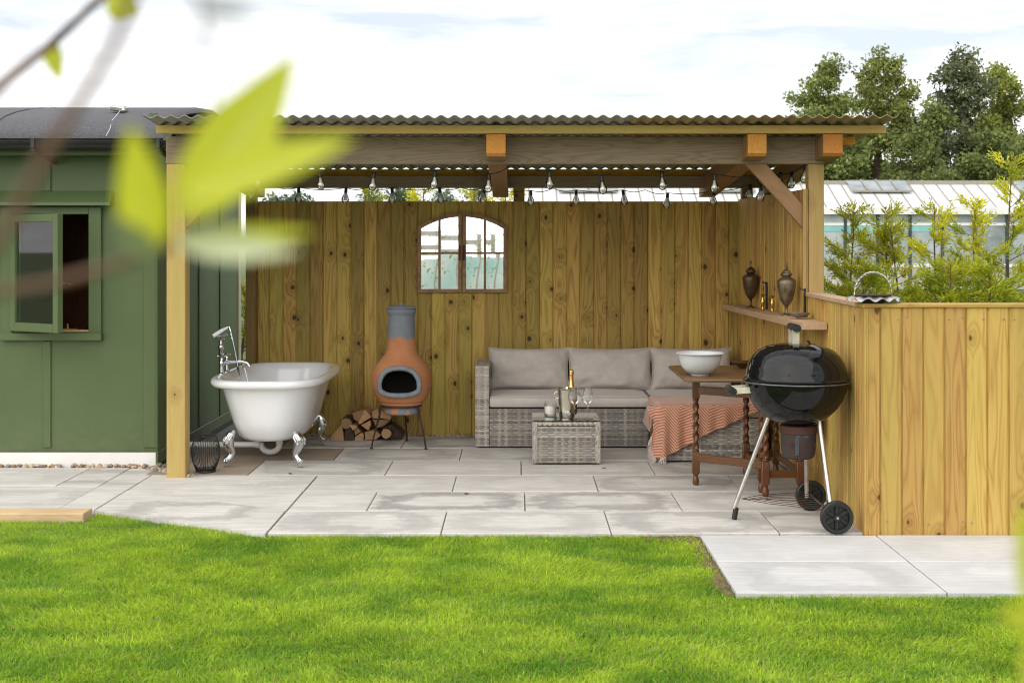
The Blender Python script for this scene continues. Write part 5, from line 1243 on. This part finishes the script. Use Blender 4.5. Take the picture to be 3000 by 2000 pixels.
def conifer(x, y, h, label, seed, spread=.34, yellow=.5, lean=0., dens=1.0):
    r = np.random.default_rng(seed); rr = random.Random(seed)
    t = thing('conifer', label, 'conifer', (x, y, -.07), 'young conifers planted behind the fences')
    base = V(x, y, -.07); pts = []; rad = []
    for k in range(9):
        f = k/8; pts.append(base + V(lean*f*h + .02*math.sin(f*7+seed), .02*math.cos(f*5+seed), h*f)); rad.append(.020*(1-f)+.0025)
    tr = MB().tube(pts, rad, 7); Cs, Ds, cols, Ls = [], [], [], []
    def at(f): 
        k = min(7, int(f*8)); return pts[k].lerp(pts[k+1], f*8-k)
    nb = int(46*dens)
    for i in range(nb):
        f = .10 + .88*(i+rr.random())/nb; p = at(f); a = rr.uniform(0, 2*math.pi)
        L_ = spread*(1.05-f)**.95*1.15*rr.uniform(.55, 1.25) + .05; up = rr.uniform(.25, .75)
        d = V(math.cos(a), math.sin(a), up).normalized(); e = p + d*L_; md = p.lerp(e, .5) + V(0, 0, -.02*L_)
        tr.tube([p, md, e], [.006*(1.1-f)+.001, .004*(1.1-f)+.001, .0012], 5)
        yb = yellow*rr.uniform(.3, 1.4)*(.6+.6*f)
        ns = int(19*L_/.25*dens)+6
        for s in range(ns):
            g = rr.uniform(.18, 1.05); q = p.lerp(e, g) + V(rr.gauss(0,.012), rr.gauss(0,.012), rr.gauss(0,.012))
            dd = (d*1.4 + V(rr.gauss(0,.45), rr.gauss(0,.45), rr.gauss(.2,.35))).normalized()
            nl = 8
            col0 = np.array((.19,.28,.025))*(1-min(1,yb)) + np.array((.74,.72,.05))*min(1, yb)
            for l in range(nl):
                w = dd + V(rr.gauss(0,.38), rr.gauss(0,.38), rr.gauss(0,.35))
                o = q + dd*(.013*l); Cs.append(tuple(o)); Ds.append(tuple(w)); Ls.append(rr.uniform(.020, .045)); cols.append(tuple(np.clip(col0*rr.uniform(.7, 1.3), 0, 1)))
    # leader tip
    for s in range(50):
        f = rr.uniform(.86, 1.0); q = at(min(f, .999)); Cs.append(tuple(q)); Ds.append((rr.gauss(0,.5), rr.gauss(0,.5), 1)); Ls.append(rr.uniform(.03,.07)); cols.append((.42,.38,.05))
    tr.build('trunk', m_trunk, t, smooth=True)
    C = np.array(Cs); D = unit(np.array(Ds)); U = unit(np.cross(D, r.normal(size=D.shape))); L_ = np.array(Ls)
    leafmesh('foliage', C, D, U, L_, L_*.28, np.array(cols), t); return t
cl = ['thin yellow green conifer with bare top beside the right shelter post', 'young conifer with a long brown stem behind the metal basket', 'leaning young conifer with bright green sprays behind the low fence', 'slender conifer with sparse twigs between two bushier ones',
      'broad bushy conifer with golden tips behind the low fence', 'tallest conifer with a long yellow leader shoot above greenhouse roof', 'dense green conifer at the far end of low fence']
for i, (px, Y, top_, sp_, yl) in enumerate([(2482, 10.1, 600, .36, .7), (2580, 9.9, 615, .40, .7), (2655, 9.8, 665, .42, .6), (2728, 10.2, 600, .30, .75), (2845, 9.8, 590, .44, .68), (2945, 9.9, 455, .44, .8), (3075, 10.0, 640, .46, .5)]):
    conifer(PX(px, Y), Y, PZ(top_, Y)+.07, cl[i], 20+i, sp_*.95, yl, (-.06 if i == 2 else .02), 1.05)
for i, (px, lab) in enumerate(((2530, 'low dark green conifer between the post and basket'), (2790, 'low bushy green conifer pressed against the low fence'), (2905, 'low dark conifer in front of the tallest one'))):
    Y = 9.3; conifer(PX(px, Y), Y, PZ(775, Y)+.07, lab, 60+i, .40, .45, 0, 1.4)
bl = ['conifer tip showing over back fence near the bath', 'spreading conifer tip over back fence to the left of mirror', 'conifer tip over back fence above the arched mirror', 'conifer behind back fence beside the middle post', 'conifer seen in the gap beside the hut']
for i, (px, top_) in enumerate(((1078, 545), (1243, 540), (1385, 560), (1475, 545), (712, 840))):
    Y = 11.7 if i < 4 else 12.9; conifer(PX(px, Y), Y, PZ(top_, Y)+.07, bl[i], 80+i, .30, .85 if i < 4 else .3)

def broadtree(x, y, h, w, label, seed, tone, dens=1.0, zlow=.18, leafs=.30, group='tall trees beyond the greenhouse', conic=.6):
    r = np.random.default_rng(seed); rr = random.Random(seed)
    t = thing('broadleaf_tree', label, 'tree', (x, y, -.07), group); base = V(x, y, -.07)
    tr = MB(); pts = [base + V(.25*math.sin(k*.9+seed)*k/9, .2*math.cos(k+seed)*k/9, h*.93*k/9) for k in range(10)]
    tr.tube(pts, [max(.03, .022*h*(1-k/9.5)) for k in range(10)], 9)
    Cl = []; nb = int(44*dens)
    for i in range(nb):
        f = zlow + (1-zlow)*((i+rr.random())/nb); k = min(8, int(f*9)); p = pts[k].lerp(pts[k+1], f*9-k)
        a = rr.uniform(0, 2*math.pi); fh = (f-zlow)/(1-zlow)
        env = (math.sin(math.pi*min(1, fh*.72+.24))**.7)*(1-.25*conic*fh)*w/2
        L_ = env*rr.uniform(.45, 1.12); d = V(math.cos(a), math.sin(a), rr.uniform(.15, .75)).normalized(); e = p + d*L_
        md = p.lerp(e, .55) + V(0, 0, .06*L_); tr.tube([p, md, e], [.06*(1.15-f), .04*(1.15-f), .012], 6)
        for s in range(max(2, int(3 + L_*3.2))):
            g = rr.uniform(.35, 1.08); q = p.lerp(e, g) + V(rr.gauss(0,.18), rr.gauss(0,.18), rr.gauss(0,.18)); Cl.append((q, rr.uniform(.26, .62)))
    for s in range(8): Cl.append((pts[-1] + V(rr.gauss(0,.2), rr.gauss(0,.2), rr.uniform(-.5, h*.07)), .24))
    tr.build('trunk', m_trunk, t, smooth=True)
    Cs, Rs = [], []
    for q, s in Cl:
        n = int(36*(s/.45)**2)
        g = r.normal(size=(n, 3)); g = unit(g)*(r.random((n, 1))**.5)*s*np.array([1.15, 1.15, .8]); Cs.append(np.array(q)[None]+g); Rs.append(np.full(n, rr.uniform(.6, 1.35)))
    C = np.concatenate(Cs); n = len(C); D = unit(r.normal(size=(n, 3))); U = unit(np.cross(D, r.normal(size=(n, 3))))
    k = np.concatenate(Rs)[:, None]; cols = np.clip(np.array(tone)[None]*k*r.uniform(.65, 1.35, (n, 1)), 0, 1)
    L_ = r.uniform(.09, .27, n)*leafs/.30
    leafmesh('crown', C, D, U, L_, L_*.75, cols, t); return t
YT = 74.0
def tz(py, Y=YT): return PZ(py, Y) + .07
tl = [(2425, 185, 190, 'slim pointed tree showing above the right end of shelter roof', (.26,.31,.085)), (2605, 155, 235, 'tall airy tree with loose top leaves above the greenhouse', (.27,.30,.08)), (2815, 165, 245, 'tall dark rounded tree above the greenhouse', (.16,.185,.09)), (2985, 195, 230, 'light green tall tree at the far end of tree row', (.31,.34,.08)), (3160, 230, 260, 'tall tree beyond the end of tree row', (.16,.2,.05))]
for i, (px, py, wp_, lab, tone) in enumerate(tl):
    broadtree(PX(px, YT), YT + (i % 2)*2, tz(py)*1.05, wp_*YT/FPX*1.6, lab, 100+i, tone, 1.35)
for i, (px, py, wp_, lab) in enumerate(((2340, 330, 150, 'lower leafy tree half hidden by the shelter roof edge'), (2480, 400, 170, 'lower leafy tree filling the gap beside the slim tree'), (2708, 285, 170, 'slender tree between the airy and rounded trees'), (2900, 380, 190, 'lower tree between the rounded and light green trees'))):
    broadtree(PX(px, 70), 70, tz(py, 70), wp_*70/FPX*1.9, lab, 130+i, (.20,.245,.075), .9, .1)
hd = [(800, 572, 60, 'small hazy tree far behind the back fence near the hut'), (845, 560, 90, 'round hazy tree far behind the back fence near the hut'), (1075, 562, 110, 'far bushy tree in the slot above back fence'), (1180, 548, 140, 'broad far tree in the slot above back fence'), (1300, 558, 120, 'grey green far tree above the arched mirror'), (1420, 545, 150, 'far tree beside the middle post in the slot'), (1520, 550, 120, 'far tree at the end of greenhouse')]
for i, (px, py, wp_, lab) in enumerate(hd):
    broadtree(PX(px, 66), 66 + i % 3, tz(py, 66), wp_*66/FPX*1.1, lab, 150+i, (.15,.20,.12), .55, .05, .26, 'far trees behind the back fence')

# ------------------------------------------------------------------ leafy saplings close to the lawn's near end
m_sap = M_plain('sapling_bark', (.15,.085,.05), .8, var=.2, scale=60, bump=.2)
def M_bigleaf():
    t = NT('sapling_leaf'); v = t.objvec(False); n = t.noise(v, 14, 4, .6)
    col = t.mix(n, (.50,.58,.018), (.66,.66,.035)); us = t.n('ShaderNodeSeparateXYZ'); t.put(us.inputs[0], t.n('ShaderNodeUVMap').outputs[0]); rib = t.math('SUBTRACT', 1.0, t.math('MULTIPLY', t.math('ABSOLUTE', us.outputs[0]), 9.0), clamp=True)
    vein = t.ramp(t.math('PINGPONG', t.math('ADD', t.math('MULTIPLY', us.outputs[1], 9.0), t.math('MULTIPLY', t.math('ABSOLUTE', us.outputs[0]), -1.3)), .5), [(0., .5), (.12, 0.)])
    col = t.mix(t.math('MAXIMUM', rib, vein), col, (.74,.76,.30)); t.set(color=col, rough=.45, spec=.3)
    tr = t.n('ShaderNodeBsdfTranslucent'); t.put(tr.inputs['Color'], t.mix(n, (.62,.70,.03), (.74,.72,.05)))
    m = t.n('ShaderNodeMixShader'); m.inputs[0].default_value = .5
    t.t.links.new(t.b.outputs[0], m.inputs[1]); t.t.links.new(tr.outputs[0], m.inputs[2]); t.t.links.new(m.outputs[0], t.out.inputs[0]); return t.m
KS = .5
m_big = M_bigleaf(); m_pale = M_plain('pale_leaf_back', (.62,.66,.42), .6, var=.1, scale=30, bump=.1); m_dkleaf = M_plain('dark_small_leaf', (.10,.13,.09), .6, var=.2, scale=30)
def bigleaf(parent, a, c, w, curl=.12, mat=None, roll=0., lob=.0, droop=0.):
    a, c = Vector(a), Vector(c); d = (c-a); L_ = d.length; u = d.normalized(); side = u.cross(V(0, 1, 0)).normalized(); nn = side.cross(u)
    side = (Matrix.Rotation(roll, 3, u) @ side); nn = side.cross(u); rows = []
    for i in range(15):
        f = i/14; ww = KS*w*(math.sin(math.pi*min(1, f**.72))**.9)*(1 + lob*math.sin(f*15)) + .0004
        ctr = a + d*f + nn*(curl*L_*math.sin(math.pi*f)*.35) + V(0, 0, -droop*L_*f*f)
        rows.append([ctr + side*(ww/2*s) + nn*(-.16*ww*abs(s)) for s in (-1, -.6, -.25, 0, .25, .6, 1)])
    m = MB().grid(rows); m.uv = [(k, i/14) for i in range(15) for k in (-1, -.6, -.25, 0, .25, .6, 1)]; lf = m.build('leaf', mat or m_big, parent, smooth=True, fixn=False, sharp=180)
    return lf
sp1 = thing('sapling', 'leafy sapling reaching across with bright lime green leaves', 'sapling', (-.29, .39, -.07))
def q(px, py, Y): return P(px*1.2755, py*1.2755, Y*KS)    # full view coordinates to space
hub = q(395, 560, .76)
st_ = MB().tube([(-.29,.39,-.07), (-.285,.39,.6), (-.265,.39,1.2), (-.23,.385,1.46), (-.20,.385,1.53), (-.19,.38,1.625), (-.18,.38,1.75)], [.009,.008,.006,.004,.003,.0025,.0015], 8); st_.build('trunk', m_sap, sp1, smooth=True)
def twig(pts, r=.0032): MB().tube(pts, [KS*r*(1-.35*k/len(pts)) for k in range(len(pts))], 8).build('branch', m_sap, sp1, smooth=True)
twig([(-.215,.385,1.48), q(-60, 680, .77), q(100, 655, .77), q(260, 612, .765), hub], .0034)
twig([(-.222,.385,1.47), q(-70, 640, .70), q(10, 540, .69), q(95, 370, .68), q(180, 240, .68), q(260, 110, .68), q(300, 10, .68), q(330, -90, .68)], .0038)
twig([(-.1975,.385,1.54), q(-60, 250, .86), q(20, 180, 1.2), q(120, 100, 1.5), q(215, 12, 1.4), q(300, -60, 1.3)], .0056)
twig([(-.18,.38,1.74), q(200, -180, .60), q(380, -150, .58), q(455, -40, .57), q(468, 90, .57), q(478, 200, .57), q(482, 250, .57)], .0017)
bigleaf(sp1, q(415, 505, .76), q(676, 128, .82), .042, .10, roll=.25, lob=.03)
bigleaf(sp1, q(425, 440, .74), q(815, 318, .70), .028, .10, roll=-.5)
bigleaf(sp1, q(345, 585, .74), q(300, 285, .70), .027, .10, roll=.5)
bigleaf(sp1, q(405, 545, .76), q(725, 535, .70), .015, .06, roll=-.9)
bigleaf(sp1, q(408, 556, .745), q(690, 574, .68), .016, .05, mat=m_pale, roll=.3)
bigleaf(sp1, q(350, 590, .74), q(270, 500, .69), .014, .10, mat=m_pale, roll=.2)
bigleaf(sp1, q(330, 590, .76), q(370, 470, .74), .013, .1, roll=1.0)
bigleaf(sp1, q(112, 92, 1.5), q(139, 186, 1.5), .022, .1, roll=.1); bigleaf(sp1, q(250, -12, 1.3), q(322, 34, 1.3), .034, .1, roll=.3)
bigleaf(sp1, q(450, 20, .55), q(600, 28, .52), .006, .08, mat=m_dkleaf, roll=.3)
sp2 = thing('sapling', 'lime green leaves of a sapling at the lawn edge opposite the barbecue', 'sapling', (.21, .40, -.07))
MB().tube([(.21,.40,-.07), (.208,.40,.6), (.20,.395,1.1), (.1875,.395,1.325), (.18,.395,1.40), (.175,.395,1.44)], [.007,.006,.004,.003,.002,.0015], 8).build('trunk', m_sap, sp2, smooth=True)
MB().tube([(.1875,.395,1.325), (.1725,.395,1.345), q(2390, 1440, .79)], [.0015,.0013,.001], 7).build('branch', m_sap, sp2, smooth=True)
bigleaf(sp2, q(2385, 1420, .79), q(2345, 1150, .77), .022, .1, roll=.35); bigleaf(sp2, q(2385, 1440, .79), q(2350, 1640, .74), .024, .1, roll=-.3); bigleaf(sp2, q(2392, 1430, .79), q(2292, 1406, .76), .013, .1, roll=.2)
bigleaf(sp2, (.18,.395,1.40), (.215,.385,1.46), .026, .1); bigleaf(sp2, (.175,.395,1.44), (.20,.41,1.50), .022, .1)

# ------------------------------------------------------------------ far side of the garden (seen in the mirror and in the kettle's gloss)
m_net = NT('teal_net'); 
nv = m_net.objvec(False); ncol = m_net.mix(m_net.ramp(m_net.noise(nv, 1.3, 4, .6), [(.35, 0.), (.65, 1.)]), (.42,.72,.70), (.84,.87,.80)); m_net.set(color=ncol, rough=.7, spec=.2)
trn = m_net.n('ShaderNodeBsdfTranslucent'); m_net.put(trn.inputs['Color'], ncol); mxs = m_net.n('ShaderNodeMixShader'); mxs.inputs[0].default_value = .55
m_net.t.links.new(m_net.b.outputs[0], mxs.inputs[1]); m_net.t.links.new(trn.outputs[0], mxs.inputs[2]); m_net.t.links.new(mxs.outputs[0], m_net.out.inputs[0])
nf = thing('net_windbreak', 'teal and white windbreak netting on posts, reflected in the arched mirror', 'netting', (-1, -5, -.07))
rows = [[V(-4.5 + 7*i/70, -5 + .06*math.sin(i*.55) + .02*math.sin(i*1.9+j), -.07 + 1.42*j/8 + (.05*math.sin(i*.45) if j == 8 else 0)) for i in range(71)] for j in range(9)]
MB().grid(rows).build('net', m_net.m, nf, smooth=True, fixn=False, sharp=180)
for x in (-4.5, -2.75, -1.0, .75, 2.5): MB().tube([(x, -5.09, -.07), (x, -5.09, 1.5)], .03, 8).build('post', m_post, nf, smooth=True)
m_palw = M_plain('pale_pallet_wood', (.62,.55,.46), .8, var=.15, scale=6)
for i, x in enumerate((-2.6, -1.2)):
    pl_ = thing('timber_pallet', 'weathered timber pallet standing behind the netting, reflected in the mirror', 'pallet', (x, -6, -.07), 'pallets behind the netting')
    for k in range(7): MB().box(x-.6, x+.6, -6.02, -6.0, .05+.28*k, .16+.28*k).build('slat', m_palw, pl_)
    for dx in (-.56, 0, .56): MB().box(x+dx-.05, x+dx+.05, -6.09, -6.021, -.07, 1.95).build('bearer', m_palw, pl_)
for i, x in enumerate((-1.75, -1.25, -.62, -.2, .3)):
    bs_ = thing('bare_sapling', 'thin pale stemmed sapling before the netting, reflected in mirror', 'sapling', (x, -4.2, -.07), 'saplings before the netting')
    MB().tube([(x + .05*math.sin(k*1.3+i), -4.2 + .03*math.cos(k+i), -.07 + .33*k) for k in range(8)], [.02-.0018*k for k in range(8)], 7).build('trunk', M_plain('pale_stem', (.52,.42,.32), .8, var=.2, scale=30) if i == 0 else bpy.data.materials['pale_stem'], bs_, smooth=True)
    r = np.random.default_rng(300+i); n = 90; C = np.stack([r.normal(x, .22, n), r.normal(-4.2, .15, n), r.uniform(.7, 2.3, n)], 1); D = unit(r.normal(size=(n,3))); U = unit(np.cross(D, r.normal(size=(n,3))))
    leafmesh('foliage', C, D, U, r.uniform(.04,.09,n), r.uniform(.02,.04,n), np.clip(np.array([[.25,.32,.05]])*r.uniform(.6,1.4,(n,1)), 0, 1), bs_)
for i, (x, y, h, w) in enumerate(((-9, -13, 7.5, 7), (2.5, -19, 4.0, 5), (8, -14, 7.0, 7), (13, -12, 7.5, 7))):  # trees added out of view, outer ones tall, to darken the kettle's reflection
    broadtree(x, y, h, w, 'unseen leafy tree behind the camera, added to darken the kettle reflection', 400+i, (.12,.16,.05), .7, .1, .34, 'unseen trees added for dark reflections')
